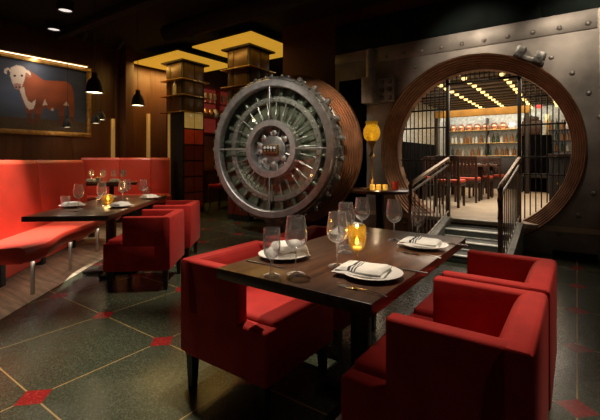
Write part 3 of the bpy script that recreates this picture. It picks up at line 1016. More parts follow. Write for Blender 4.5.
def column(cx, cy, label, variant):
    t = thing('glazed_column', label, 'column', (cx, cy, 0), 0, 'glazed square columns')
    t['kind'] = 'thing'
    s = 0.30
    MB().box((-s, -s, 0), (s, s, 3.40), 0.004).build('core', M['black'], t)
    MB().box((-s - 0.09, -s - 0.09, 3.395), (s + 0.09, s + 0.09, 3.43), 0.004).build('cap', M['black_wood'], t)
    levels = [(3.02, 3.38), (2.66, 2.99), (2.29, 2.63), (1.92, 2.26), (1.56, 1.89), (1.20, 1.53), (0.84, 1.17), (0.48, 0.81), (0.12, 0.45)]
    for li, (z0, z1) in enumerate(levels):
        for face in (0, 1):                       # 0: towards -Y, 1: towards +X
            if variant == 0 and face == 0 and li > 2:
                continue
            ws = ((-0.26, 0.0), (0.02, 0.26)) if face else ((-0.26, -0.12), (-0.10, 0.26))
            for wi, (a, b) in enumerate(ws):
                if li < 3:
                    m = M['bronze_glass']
                elif li == 3:
                    m = M['lit_amber'] if variant == 0 else M['bronze_glass']
                elif li == 4:
                    m = M['lit_red'] if variant == 0 else M['bronze_glass']
                else:
                    m = M['dark_red_glass']
                q = MB()
                if face:
                    q.box((s, a, z0), (s + 0.012, b, z1), 0.002)
                else:
                    q.box((a, -s - 0.012, z0), (b, -s, z1), 0.002)
                q.build('panel', m, t)
    for z in ((3.0, 2.645, 2.275) if variant == 0 else (3.0, 2.645)):
        MB().box((-s - 0.10, -s - 0.10, z - 0.012), (s + 0.10, s + 0.10, z + 0.012), 0.003).build('ledge', M['brass'], t)
    if variant == 0:
        MB().box((-0.21, -s - 0.03, 0.1), (-0.15, -s, 2.25), 0.003).build('brass_strip', M['brass_strip'], t)
    for z in (1.905, 1.545, 1.185, 0.825):
        MB().box((s, -0.28, z - 0.008), (s + 0.02, 0.28, z + 0.008), 0.002).build('glazing_bar', M['gate_iron'], t)
    return t


column(-7.42, 5.80, 'dark glazed column with backlit red panels and a brass edge beside the second banquette', 0)
column(-5.45, 5.83, 'bronze glazed column rising behind the round vault door', 1)
vb = bottle(0.34, 0.045).build('bottle', M['bottle_clear'], None, (-7.34, 5.445, 2.657))
tag(vb, 'pale bottle standing on the brass ledge of the red glazed column', 'bottle')

# brass strips on the wall behind the second banquette
for (y, z, lab) in ((4.64, 2.12, 'shorter upright brass light strip on the dark boarding'), (5.52, 2.32, 'taller upright brass light strip on the amber lit boarding')):
    b = MB().box((-8.49, y - 0.035, 0.9), (-8.43, y + 0.035, z), 0.004).build('brass_strip', M['brass_strip'])
    tag(b, lab, 'brass strip', 'upright brass strips')

# red glass display on the wall far behind the columns
dp = thing('display_case', 'red lit display case of glassware on the wall between the columns', 'display case', (-8.47, 7.65, 1.95))
MB().box((-0.02, -0.75, 0), (0.0, 0.85, 1.25), 0.003).build('back_panel', M['red_wall'], dp)
for z in (0.0, 0.42, 0.84, 1.25):
    MB().box((0.0, -0.75, z - 0.015), (0.16, 0.85, z + 0.015), 0.003).build('shelf_board', M['dark_red_glass'], dp)
for y in (-0.75, 0.05, 0.85):
    MB().box((0.0, y - 0.02, 0.0), (0.16, y + 0.02, 1.25), 0.003).build('divider', M['dark_red_glass'], dp)
k = 0
for z, zn in ((0.435, 'middle'), (0.855, 'upper')):
    for y in (-0.6, -0.42, -0.24, -0.08, 0.22, 0.4, 0.6):
        if z > 0.5:
            o = MB().lathe([(0, 0), (0.03, 0), (0.03, 0.02), (0.012, 0.05), (0.05, 0.12), (0.045, 0.26), (0, 0.26)], 12).build('vase', M['bottle_clear'], None, (-8.38, 7.65 + y, 1.95 + z))
            tag(o, 'pale slim glass vase on the upper board of the red display case', 'vase', 'pale vases on the upper display board')
        else:
            o = MB().lathe([(0, 0), (0.05, 0.0), (0.10, 0.06), (0.11, 0.13), (0.07, 0.22), (0.05, 0.25), (0, 0.25)], 14).build('jar', M['china'] if k % 3 == 0 else M['copper_pot'], None, (-8.38, 7.65 + y, 1.95 + z))
            if k % 3 == 0:
                tag(o, 'white round jar on the middle board of the red display case', 'jar', 'white jars on the middle display board')
            else:
                tag(o, 'copper round jar on the middle board of the red display case', 'jar', 'copper jars on the middle display board')
        k += 1
struct(MB().box((-8.49, 6.3, 0.9), (-8.47, 9.5, 1.9), 0.003).build('trim_4', M['orange_wall']))

# far high table with candles and red seats, beyond the columns
ft = thing('high_table', 'dark high table with candles far behind beside the red column', 'table', (-7.15, 7.35, 0))
MB().box((-0.45, -0.35, 0.91), (0.45, 0.35, 0.95), 0.005).build('tabletop', M['table'], ft)
MB().box((-0.05, -0.05, 0.02), (0.05, 0.05, 0.91), 0.004).build('pedestal', M['black'], ft)
MB().box((-0.25, -0.25, 0.0), (0.25, 0.25, 0.02), 0.004).build('base', M['black'], ft)
for (dx, dy, lab) in ((-0.1, -0.1, 'small glowing candle cup on the far high table, nearer the column'), (0.2, 0.05, 'small glowing candle cup on the far high table, nearer the vault door')):
    tag(MB().lathe([(0, 0), (0.03, 0), (0.035, 0.07), (0, 0.065)], 12).build('candle_cup', M['wax'], None, (-7.15 + dx, 7.35 + dy, 0.95)), lab, 'candle')


def stool(loc, label):
    t = thing('bar_stool', label, 'stool', loc, 0, 'red stools at the far high table')
    MB().box((-0.2, -0.2, 0.50), (0.2, 0.2, 0.60), 0.03).build('seat', M['velvet'], t)
    MB().box((-0.2, 0.16, 0.6), (0.2, 0.2, 0.85), 0.02).build('backrest', M['velvet'], t)
    for sx in (-1, 1):
        for sy in (-1, 1):
            MB().rod((sx * 0.17, sy * 0.17, 0.0), (sx * 0.16, sy * 0.16, 0.5), 0.016, n=8).build('leg', M['black'], t)


stool((-6.45, 7.15, 0), 'red seated stool at the far high table on the vault door side')
stool((-7.3, 6.75, 0), 'red seated stool at the far high table close behind the red column')

# ------------------------------------------------------------------ bull painting
pt = thing('bull_painting', 'large gilt framed painting of a brown and white bull on the dark wall', 'painting', (-8.49, 3.163, 2.42))


def paint():
    """a brown and white bull in a dusky field; coordinates are the sheet's own: u to the right 0..1, v up 0..1"""
    def poly(pts):
        return np.array(pts, float)
    W, H = 434.0, 312.0
    # outlines in the picture's own sheet units (x right 0..420, y down 0..312)
    def sheet(pts):
        return poly(pts)
    body = sheet([(178, 39), (207, 54), (237, 74), (288, 70), (341, 63), (363, 79), (374, 122), (376, 195), (372, 274), (356, 277), (354, 210), (346, 181), (330, 196), (327, 273), (309, 277), (305, 214), (298, 198), (272, 216), (247, 200), (237, 210), (225, 245), (222, 282), (197, 285), (202, 236), (193, 215), (189, 248), (191, 281), (175, 284), (171, 228), (160, 197), (150, 161), (141, 133), (139, 93), (150, 59)])
    head = sheet([(109, 43), (130, 26), (158, 27), (169, 40), (165, 67), (160, 95), (150, 123), (138, 132), (125, 129), (116, 107), (107, 77)])
    muzz = sheet([(120, 109), (138, 104), (150, 108), (149, 126), (138, 136), (125, 131)])
    hornl = sheet([(111, 49), (100, 43), (88, 51), (84, 65), (91, 74), (97, 69), (94, 61), (100, 53), (111, 62)])
    hornr = sheet([(163, 39), (178, 41), (188, 52), (186, 68), (179, 64), (177, 54), (164, 50)])
    earr = sheet([(163, 50), (182, 60), (196, 62), (182, 75), (164, 69)])
    chest = sheet([(143, 130), (160, 117), (165, 148), (175, 179), (190, 187), (207, 169), (205, 194), (196, 215), (180, 219), (169, 207), (158, 181), (149, 153)])
    sp1 = sheet([(235, 193), (245, 162), (256, 188)])
    sp2 = sheet([(326, 182), (341, 161), (351, 182)])
    sp3 = sheet([(269, 207), (279, 199), (285, 210), (275, 218)])
    nx, ny = 240, 180
    X, Y = np.meshgrid((np.arange(nx) + 0.5) / nx * W, (np.arange(ny) + 0.5) / ny * H)
    Xn = X.copy()
    rng = np.random.default_rng(3)
    jit = rng.normal(0, 1.2, X.shape)

    def inside(pg):
        ins = np.zeros(X.shape, bool)
        n = len(pg)
        xs, ys = X + jit, Y + jit[::-1]
        for i in range(n):
            x1, y1 = pg[i]
            x2, y2 = pg[(i + 1) % n]
            c = ((y1 > ys) != (y2 > ys)) & (xs < (x2 - x1) * (ys - y1) / (y2 - y1 + 1e-9) + x1)
            ins ^= c
        return ins
    img = np.zeros(X.shape + (3,))
    v = Y / H
    sky = np.stack([0.034 + 0.015 * v, 0.044 + 0.015 * v, 0.075 + 0.01 * v], -1)
    glow = np.exp(-(((X - 110) / 110) ** 2 + ((Y - 170) / 70) ** 2))[..., None]
    sky = sky + glow * np.array([0.025, 0.04, 0.08])
    cloud = (np.sin(X / 38 + np.sin(Y / 21) * 1.5) * np.cos(Y / 26))[..., None] * 0.012
    img[:] = sky + cloud
    gnd = v > 0.83
    img[gnd] = np.array([0.055, 0.032, 0.018])
    tuft = gnd & (rng.random(X.shape) > 0.75)
    img[tuft] = np.array([0.10, 0.06, 0.03])
    brown = np.array([0.30, 0.062, 0.018])
    b = inside(body)
    shade = 0.80 - 0.18 * np.tanh((Y - 160) / 28) + 0.10 * np.sin(X / 17 + Y / 40) + 0.08 * np.sin(Y / 11)
    img[b] = (brown[None, None] * shade[..., None])[b]
    dark = b & (Y > 235)
    img[dark] = np.array([0.10, 0.028, 0.012])
    wht = np.array([0.62, 0.50, 0.42])
    for g, c in ((chest, wht), (sp1, wht * 0.9), (sp2, wht * 0.9), (sp3, wht * 0.8), (hornl, wht), (hornr, wht), (earr, np.array([0.35, 0.12, 0.06])), (head, wht), (muzz, np.array([0.36, 0.17, 0.13]))):
        q = inside(g)
        img[q] = c
    for ex, ey in ((125, 74), (152, 69)):
        img[((X - ex) / 5) ** 2 + ((Y - ey) / 5) ** 2 < 1] = 0.02
    for ex, ey in ((130, 124), (143, 122)):
        img[((X - ex) / 4) ** 2 + ((Y - ey) / 4) ** 2 < 1] = 0.03
    return nx, ny, img


pl_ = thing('picture_light', 'slim brass picture light bar along the top of the bull painting', 'picture light', (-8.49, 3.10, 3.12))
MB().box((0.09, -0.95, 0.03), (0.15, 0.95, 0.06), 0.008).build('bar', M['brass'], pl_)
for y in (-0.6, 0.6):
    MB().tube([(0.05, y, 0.03), (0.06, y, 0.07), (0.09, y, 0.07), (0.11, y, 0.055)], 0.008, 8).build('arm', M['brass'], pl_)
MB().box((0.095, -0.93, 0.024), (0.145, 0.93, 0.03)).build('diffuser', M['pendant_glow'], pl_)
nx, ny, img = paint()
PW, PH = 1.806, 1.30
me = bpy.data.meshes.new('canvas')
vs = [(0.012, PW / 2 - PW * (1 - i / nx), PH / 2 - PH * j / ny) for j in range(ny + 1) for i in range(nx + 1)]
fs = [(j * (nx + 1) + i, (j + 1) * (nx + 1) + i, (j + 1) * (nx + 1) + i + 1, j * (nx + 1) + i + 1) for j in range(ny) for i in range(nx)]
me.from_pydata(vs, [], fs)
att = me.color_attributes.new('paint', 'FLOAT_COLOR', 'CORNER')
cols = np.repeat(np.concatenate([img.reshape(-1, 3), np.ones((nx * ny, 1))], 1), 4, axis=0).astype(np.float32)
att.data.foreach_set('color', cols.ravel())
mp_ = bpy.data.materials.new('oil_paint')
mp_.use_nodes = True
nt = mp_.node_tree
an = nt.nodes.new('ShaderNodeAttribute')
an.attribute_name = 'paint'
nt.links.new(an.outputs['Color'], nt.nodes['Principled BSDF'].inputs['Base Color'])
nt.nodes['Principled BSDF'].inputs['Roughness'].default_value = 0.65
me.materials.append(mp_)
cv = bpy.data.objects.new('canvas', me)
col.objects.link(cv)
cv.parent = pt
fr = MB()
for (a, b) in (((-PW / 2 - 0.09, -PH / 2 - 0.09), (PW / 2 + 0.09, -PH / 2)), ((-PW / 2 - 0.09, PH / 2), (PW / 2 + 0.09, PH / 2 + 0.09)), ((-PW / 2 - 0.09, -PH / 2), (-PW / 2, PH / 2)), ((PW / 2, -PH / 2), (PW / 2 + 0.09, PH / 2))):
    fr.box((0, a[0], a[1]), (0.06, b[0], b[1]), 0.012)
fr.build('frame', M['gilt'], pt)
MB().box((0, -PW / 2, -PH / 2), (0.01, PW / 2, PH / 2)).build('backing', M['black'], pt)

# ------------------------------------------------------------------ ceiling fittings and pendants
for (x, y, lab) in ((-6.71, 2.89, 'round recessed ceiling downlight further from the painting'), (-7.86, 3.19, 'round recessed ceiling downlight closer to the painting')):
    t = thing('downlight', lab, 'downlight', (x, y, 3.6), 0, 'recessed downlights')
    MB().lathe([(0, 0.02), (0.10, 0.02)], 24).build('lens', M['downlight'], t)
    MB().lathe([(0.10, 0.15), (0.10, 0.0), (0.125, 0.0), (0.125, 0.15)], 24).build('trim_ring', M['black'], t)
for (x, y, lab) in ((-7.75, 3.68, 'small track spotlight over the middle of the painting'), (-7.75, 4.40, 'small track spotlight past the corner of the painting')):
    t = thing('track_spotlight', lab, 'spotlight', (x, y, 3.62), 0, 'track spotlights')
    MB().rod((0, 0, 0.0), (0, 0, 0.13), 0.012).build('stem', M['black'], t)
    hd = MB().rod((0.06, 0, 0.06), (-0.06, 0, -0.08), 0.045, n=16).build('head', M['black'], t)
    MB().rod((-0.061, 0, -0.081), (-0.063, 0, -0.083), 0.030, n=16).build('lamp', M['downlight'], hd)


def make_pendant(label, x, y, z, k=1.0):
    t = thing('pendant_lamp', label, 'pendant lamp', (x, y, z), 0, 'black pendant lamps')
    P = [(0.010, 0.27), (0.034, 0.265), (0.040, 0.20), (0.072, 0.165), (0.095, 0.11), (0.104, 0.03), (0.116, 0.0), (0.110, 0.0), (0.098, 0.03), (0.088, 0.105), (0.06, 0.155), (0.0, 0.18)]
    MB().lathe([(r_ * k, z_ * k) for r_, z_ in P], 28).build('shade', M['black'], t)
    MB().lathe([(0.0, 0.012 * k), (0.098 * k, 0.012 * k)], 24).build('diffuser', M['pendant_glow'], t)
    MB().rod((0, 0, 0.26 * k), (0, 0, CEIL - z), 0.004, n=6).build('cord', M['black'], t)
    return t


pend = []
for (x, y, z, k, lab) in ((-5.16, 2.58, 2.08, 1.0, 'black bell pendant lamp hanging in front of the painting frame'),
                          (-6.0, 3.72, 2.11, 1.0, 'black bell pendant lamp hanging over the gap before the red column'),
                          (-8.02, 4.15, 2.03, 0.8, 'small black pendant lamp beside the shorter brass strip, higher of the close pair'),
                          (-7.85, 3.95, 1.93, 0.8, 'small black pendant lamp beside the shorter brass strip, lower of the close pair'),
                          (-8.15, 3.55, 1.84, 0.8, 'small black pendant lamp low before the corner of the painting')):
    make_pendant(lab, x, y, z, k)
    pend.append((x, y, z))
for (x, y, z) in pend:
    point((x, y, z - 0.03), 2.0 if z > 2.05 else 0.5, WARM, 0.03)

# ------------------------------------------------------------------ banquettes
BD = Vector((-0.7071, 0.7071, 0))


def banquette():
    t = thing('long_banquette', 'long orange-red leather banquette bench under the bull painting', 'banquette', (-4.78, 1.72, 0), R(135))
    # local x runs along the bench away from the camera, local y towards the wall side is +, front is -y
    L0, L1 = -0.98, 1.75
    bk_ = MB()
    for (a, b) in ((L0 - 0.6, 0.35), (0.355, L1)):
        bk_.prism([(0.02, 0.30), (0.10, 1.16), (0.13, 1.20), (0.20, 1.20), (0.20, 0.05), (0.02, 0.05)], a, b, 'x', 0.012)
    bk_.build('backrest', M['leather'], t)
    n = 40
    seat = MB()
    ring = []
    vs, fs = [], []
    for i in range(n + 1):
        x = L0 + (L1 - L0) * i / n
        f = -0.46 - 0.035 * math.sin((x - L0) * 5.2 + 0.6)
        e = min(1.0, 0.86 + 0.14 * min(1, i / 3), 0.86 + 0.14 * min(1, (n - i) / 3))
        f *= e
        prof = [(0.06, 0.44), (f + 0.06, 0.46), (f + 0.02, 0.45), (f, 0.42), (f + 0.005, 0.35), (f + 0.03, 0.32), (0.06, 0.32)]
        for (yy, zz) in prof:
            vs.append((x, yy, zz))
    m = 7
    for i in range(n):
        for j in range(m):
            j2 = (j + 1) % m
            fs.append((i * m + j, i * m + j2, (i + 1) * m + j2, (i + 1) * m + j))
    fs.append(tuple(range(m))[::-1])
    fs.append(tuple(range(n * m, n * m + m)))
    seat.add(vs, fs, True).build('seat', M['leather'], t)
    for x in (-0.80, 0.0, 0.85, 1.6):
        MB().box((x - 0.014, -0.40, 0), (x + 0.014, -0.372, 0.33), 0.003).build('leg', M['steel'], t)
        MB().box((x + 0.25, 0.0, 0), (x + 0.33, 0.08, 0.32), 0.004).build('support', M['black'], t)
    return t


banquette()
B2 = thing('corner_banquette', 'shorter orange-red banquette of three back panels behind the small far table', 'banquette', (-7.72, 4.62, 0), R(57))
for (a, b) in ((-0.95, -0.22), (-0.215, 0.40), (0.405, 0.80)):
    MB().prism([(0.02, 0.30), (0.10, 1.20), (0.13, 1.25), (0.20, 1.25), (0.20, 0.05), (0.02, 0.05)], a, b, 'x', 0.012).build('back_panel', M['leather'], B2)
MB().box((-0.95, -0.50, 0.30), (0.80, 0.06, 0.47), 0.03, seg=3).build('seat', M['leather'], B2)
MB().box((-0.93, -0.44, 0.0), (0.78, 0.05, 0.30), 0.005).build('plinth', M['black'], B2)

# ------------------------------------------------------------------ armchairs


def make_armchair(label):
    """front is +x, back outer face at x=0, centred on y"""
    t = thing('tub_armchair', label, 'armchair', (0, 0, 0), 0, 'red velvet armchairs')
    hw = 0.295
    v = M['velvet']
    MB().prism([(0.0, 0.19), (0.0, 0.665), (0.012, 0.68), (0.075, 0.68), (0.092, 0.672), (0.115, 0.63), (0.14, 0.55), (0.15, 0.45), (0.15, 0.19)], -hw, hw, 'y', 0.012).build('backrest', v, t)
    for s in (-1, 1):
        MB().box((0.06, s * hw, 0.40), (0.43, s * (hw - 0.065), 0.68), 0.014, seg=3).build('arm', v, t)
    MB().box((0.03, -hw + 0.001, 0.18), (0.60, hw - 0.001, 0.432), 0.016, seg=3).build('seat_base', v, t)
    bm = bmesh.new()
    bmesh.ops.create_cube(bm, size=1)
    for q in bm.verts:
        q.co = (0.355 + q.co.x * 0.47, q.co.y * 0.452, 0.425 + q.co.z * 0.07)
    bmesh.ops.bevel(bm, geom=bm.edges[:], offset=0.025, segments=3, profile=0.5, affect='EDGES')
    MB().bm(bm).build('seat_cushion', v, t)
    for (x, y) in ((0.05, -hw + 0.045), (0.05, hw - 0.045), (0.55, -hw + 0.045), (0.55, hw - 0.045)):
        MB().add([(x - 0.025, y - 0.025, 0.19), (x + 0.025, y - 0.025, 0.19), (x + 0.025, y + 0.025, 0.19), (x - 0.025, y + 0.025, 0.19),
                  (x - 0.017, y - 0.017, 0), (x + 0.017, y - 0.017, 0), (x + 0.017, y + 0.017, 0), (x - 0.017, y + 0.017, 0)],
                 [(0, 1, 2, 3), (7, 6, 5, 4), (0, 4, 5, 1), (1, 5, 6, 2), (2, 6, 7, 3), (3, 7, 4, 0)]).build('leg', M['black_wood'], t)
    return t


ac = make_armchair('red velvet armchair with a brightly lit seat cushion')
ac.location = (-1.715, 1.60, 0)
ac['label'] = 'red velvet armchair with a brightly lit seat cushion, tucked under the bare table corner'
for (x, y, rz, lab) in (
    (-1.735, 2.30, 0, 'red velvet armchair mostly hidden, only its top edge showing before the vault door'),
    (-0.09, 1.505, 180, 'largest red velvet armchair, its dark side panel turned to the viewer'),
    (-0.085, 2.135, 180, 'red velvet armchair just behind the largest one, on the stairs side of it'),
    (-3.225, 2.43, 219.5, 'red velvet armchair at the long table, the one further from the glazed columns'),
    (-3.80, 3.125, 219.5, 'red velvet armchair at the long table, the one closer to the glazed columns')):
    dup(ac, (x, y, 0), R(rz), lab)

# ------------------------------------------------------------------ tables
TZ = 0.74


def table(name, label, corners_local, loc, rz, h=TZ, th=0.045, col_=True):
    t = thing(name, label, 'table', loc, rz)
    (x0, y0), (x1, y1) = corners_local
    MB().box((x0, y0, h - th), (x1, y1, h), 0.004).build('tabletop', M['table'], t)
    cx, cy = (x0 + x1) / 2, (y0 + y1) / 2
    MB().box((cx - 0.04, cy - 0.04, 0.03), (cx + 0.04, cy + 0.04, h - th), 0.004).build('pedestal', M['black_wood'], t)
    MB().box((cx - 0.22, cy - 0.04, 0), (cx + 0.22, cy + 0.04, 0.035), 0.008).build('foot', M['black_wood'], t)
    MB().box((cx - 0.04, cy - 0.28, 0), (cx + 0.04, cy + 0.28, 0.034), 0.008).build('foot', M['black_wood'], t)
    MB().box((cx - 0.2, cy - 0.28, h - th - 0.025), (cx + 0.2, cy + 0.28, h - th), 0.004).build('top_plate', M['black_wood'], t)
    return t


table('dining_table', 'dark wooden dining table set for four between the red velvet armchairs', ((-0.36, -0.645), (0.36, 0.645)), (-0.893, 1.785, 0), 0)
# long table beside the bench; local x along its length
LT = (-3.157, 1.69)
table('long_dining_table', 'long dark dining table between the red bench and two red armchairs', ((0, 0), (1.9, 0.68)), (LT[0], LT[1], 0), R(130.5))
table('far_dining_table', 'small dark table crowded with glasses in front of the three-panel banquette', ((-0.45, -0.35), (0.45, 0.35)), (-7.25, 3.95, 0), R(57), 0.78)

# round side table under the lantern
rt = thing('round_side_table', 'round dark side table with candles between the vault door and the stairs', 'table', (-2.2, 4.97, 0))
MB().lathe([(0, 0.80), (0.40, 0.80), (0.415, 0.79), (0.415, 0.765), (0.40, 0.755), (0, 0.755)], 48).build('tabletop', M['table'], rt)
MB().lathe([(0, 0.755), (0.06, 0.75), (0.05, 0.4), (0.07, 0.08), (0.26, 0.02), (0.27, 0), (0, 0)], 32).build('pedestal', M['black'], rt)

ln = thing('candle_lantern', 'tall brass candlestick with a glowing amber glass globe on the round table', 'lantern', (-2.29, 4.90, 0.80))
MB().lathe([(0, 0), (0.09, 0), (0.09, 0.015), (0.03, 0.04), (0.022, 0.10), (0.035, 0.13), (0.02, 0.18), (0.02, 0.42), (0.038, 0.46), (0.02, 0.50), (0.03, 0.58), (0.06, 0.64), (0.06, 0.66), (0, 0.66)], 24).build('candlestick', M['brass'], ln)
MB().lathe([(0.06, 0.66), (0.10, 0.70), (0.118, 0.76), (0.112, 0.82), (0.078, 0.88), (0.088, 0.93), (0.084, 0.93), (0.074, 0.88), (0.106, 0.82), (0.112, 0.76), (0.096, 0.705), (0.0, 0.665)], 28).build('globe', M['lantern'], ln)
MB().rod((0, 0, 0.90), (0, 0, 1.18), 0.006, n=8).build('rod', M['brass'], ln)
MB().lathe([(0, 0.68), (0.012, 0.70), (0.009, 0.74), (0, 0.775)], 12).build('flame', M['flame'], ln)
point((-2.29, 4.90, 0.80 + 0.79), 0.40, (1.0, 0.78, 0.42), 0.02)

for i, (x, y, lab) in enumerate(((-2.235, 4.88, 'small amber votive candle beside the brass candlestick foot'),
                                 (-2.165, 4.93, 'small amber votive candle in the middle of three on the round table'),
                                 (-2.095, 4.98, 'small amber votive candle beside the red votive on the round table'))):
    t = thing('votive_candle', lab, 'candle', (x, y - 0.08, 0.80), 0, 'votives on the round table')
    MB().lathe([(0, 0), (0.03, 0), (0.033, 0.07), (0.030, 0.07), (0.027, 0.008), (0, 0.008)], 18).build('cup', M['gold_glass'], t)
    MB().lathe([(0, 0.03), (0.008, 0.035), (0.006, 0.05), (0, 0.065)], 10).build('flame', M['flame'], t)
point((-2.17, 4.80, 0.93), 1.2, WARM, 0.03)
rv = MB().lathe([(0, 0), (0.045, 0), (0.05, 0.11), (0.045, 0.11), (0.04, 0.01), (0, 0.01)], 20).build('red_votive', M['red_glass'], None, (-1.99, 5.0, 0.80))
tag(rv, 'dark red glass votive holder on the round table near the railing', 'candle holder')
nk = MB().box((-0.05, -0.03, 0), (0.05, 0.03, 0.02), 0.008).build('folded_napkin', M['linen'], None, (-2.36, 4.78, 0.80))
tag(nk, 'small folded white napkin on the round table by the candlestick', 'napkin')


# ------------------------------------------------------------------ tableware
def shell(prof, t=0.0012):
    out = [(r, z) for r, z in prof]
    inn = [(max(0.0, r - t), z) for r, z in reversed(prof)]
    return out + inn


def make_wine(label, group, stem_h=0.10, R0=0.046, bowl=0.135):
    t = thing('wine_glass', label, 'wine glass', (0, 0, 0), 0, group)
    MB().lathe([(0.036, 0.001), (0.037, 0.0025), (0.02, 0.005), (0.006, 0.012), (0, 0.012)], 28).build('foot', M['stem_glass'], t)
    MB().lathe([(0.0055, 0.008), (0.0035, 0.03), (0.0035, stem_h - 0.015), (0.007, stem_h)], 14).build('stem', M['stem_glass'], t)
    z0 = stem_h
    b = bowl
    MB().lathe(shell([(0.004, z0), (0.022, z0 + 0.007), (0.038, z0 + 0.022), (R0, z0 + 0.045), (R0 - 0.001, z0 + 0.065), (R0 - 0.006, z0 + 0.1), (R0 - 0.0105, z0 + b)]), 32).build('bowl', M['glass'], t)
    return t


def make_goblet(label, group):
    t = thing('water_goblet', label, 'water glass', (0, 0, 0), 0, group)
    MB().lathe([(0.033, 0.001), (0.034, 0.003), (0.015, 0.008), (0.007, 0.014), (0, 0.014)], 28).build('foot', M['stem_glass'], t)
    MB().lathe([(0.007, 0.01), (0.006, 0.03), (0.010, 0.045), (0.006, 0.055), (0.009, 0.068)], 14).build('stem', M['stem_glass'], t)
    MB().lathe(shell([(0.005, 0.066), (0.02, 0.073), (0.031, 0.09), (0.035, 0.12), (0.034, 0.16), (0.0325, 0.19)]), 32).build('bowl', M['glass'], t)
    return t


def make_tumbler(label, group):
    t = thing('tumbler', label, 'glass', (0, 0, 0), 0, group)
    MB().lathe(shell([(0.0, 0.002), (0.034, 0.001), (0.036, 0.01), (0.040, 0.115)], 0.002), 28).build('cup', M['glass'], t)
    MB().lathe([(0, 0.004), (0.033, 0.004), (0.0335, 0.012), (0, 0.012)], 24).build('glass_base', M['glass'], t)
    return t


G1 = 'glasses on the near table'
wg = make_wine('tall wine glass beside the water goblet at the bare corner setting', G1)
wg.location = (-0.921, 1.262, TZ)
for (x, y, lab) in (
    (-0.846, 1.462, 'tall wine glass in the middle of the near table in front of the gold votive'),
    (-0.995, 1.812, 'wine glass behind the gold votive beside the hidden plate'),
    (-1.048, 2.106, 'wine glass towards the vault door end, against the dark gap below the round table'),
    (-0.852, 2.12, 'wine glass beside the cut water glass near the railing end')):
    dup(wg, (x, y, TZ), random.random(), lab)
gb = make_goblet('short water goblet in front of the plate at the bare corner setting', 'goblets on the near table')
gb.location = (-0.985, 1.187, TZ)
dup(gb, (-0.94, 1.70, TZ), 0, 'water goblet close behind the tall glass by the gold votive')
# faceted water glass
cg = thing('cut_water_glass', 'stemmed cut-pattern water glass by the striped napkin near the stairs', 'water glass', (-0.765, 2.27, TZ))
MB().lathe([(0.033, 0.001), (0.034, 0.004), (0.012, 0.010), (0.006, 0.02), (0, 0.02)], 24).build('foot', M['cut_glass'], cg)
MB().lathe([(0.006, 0.015), (0.006, 0.03), (0.011, 0.04), (0.006, 0.05), (0.008, 0.065)], 12).build('stem', M['cut_glass'], cg)
bw = MB()
vs, fs = [], []
nseg, rows = 28, 7
pr = [(0.006, 0.064), (0.024, 0.072), (0.036, 0.095), (0.040, 0.125), (0.038, 0.15), (0.036, 0.17), (0.036, 0.19)]
for k in range(nseg):
    for j, (r_, z_) in enumerate(pr):
        rr = r_ * (1 + (0.05 if (k + j) % 2 else -0.04) * (0.2 < j / rows < 0.8))
        a = 2 * PI * k / nseg
        vs.append((rr * math.cos(a), rr * math.sin(a), z_))
for k in range(nseg):
    for j in range(rows - 1):
        k2 = (k + 1) % nseg
        fs.append((k * rows + j, k2 * rows + j, k2 * rows + j + 1, k * rows + j + 1))
bw.add(vs, fs, False).build('bowl', M['cut_glass'], cg)

# stemmed gold votive
gv = thing('gold_votive_glass', 'stemmed gold glass votive with a burning candle on the near table', 'candle', (-0.783, 1.526, TZ))
MB().lathe([(0.036, 0.001), (0.037, 0.003), (0.012, 0.010), (0.006, 0.02), (0, 0.02)], 28).build('foot', M['amber_glass'], gv)
MB().lathe([(0.006, 0.012), (0.005, 0.035), (0.009, 0.05), (0.006, 0.06)], 14).build('stem', M['amber_glass'], gv)
MB().lathe(shell([(0.006, 0.058), (0.022, 0.066), (0.034, 0.085), (0.040, 0.115), (0.040, 0.15), (0.037, 0.175)]), 32).build('bowl', M['votive_glass'], gv)
cn = MB().lathe([(0, 0.070), (0.018, 0.072), (0.020, 0.080), (0, 0.080)], 18).build('candle', M['wax'], gv)
MB().lathe([(0, 0.088), (0.008, 0.096), (0.007, 0.110), (0, 0.124)], 12).build('flame', M['flame'], cn)
point((-0.783, 1.526, TZ + 0.15), 0.22, (1.0, 0.68, 0.28), 0.008)


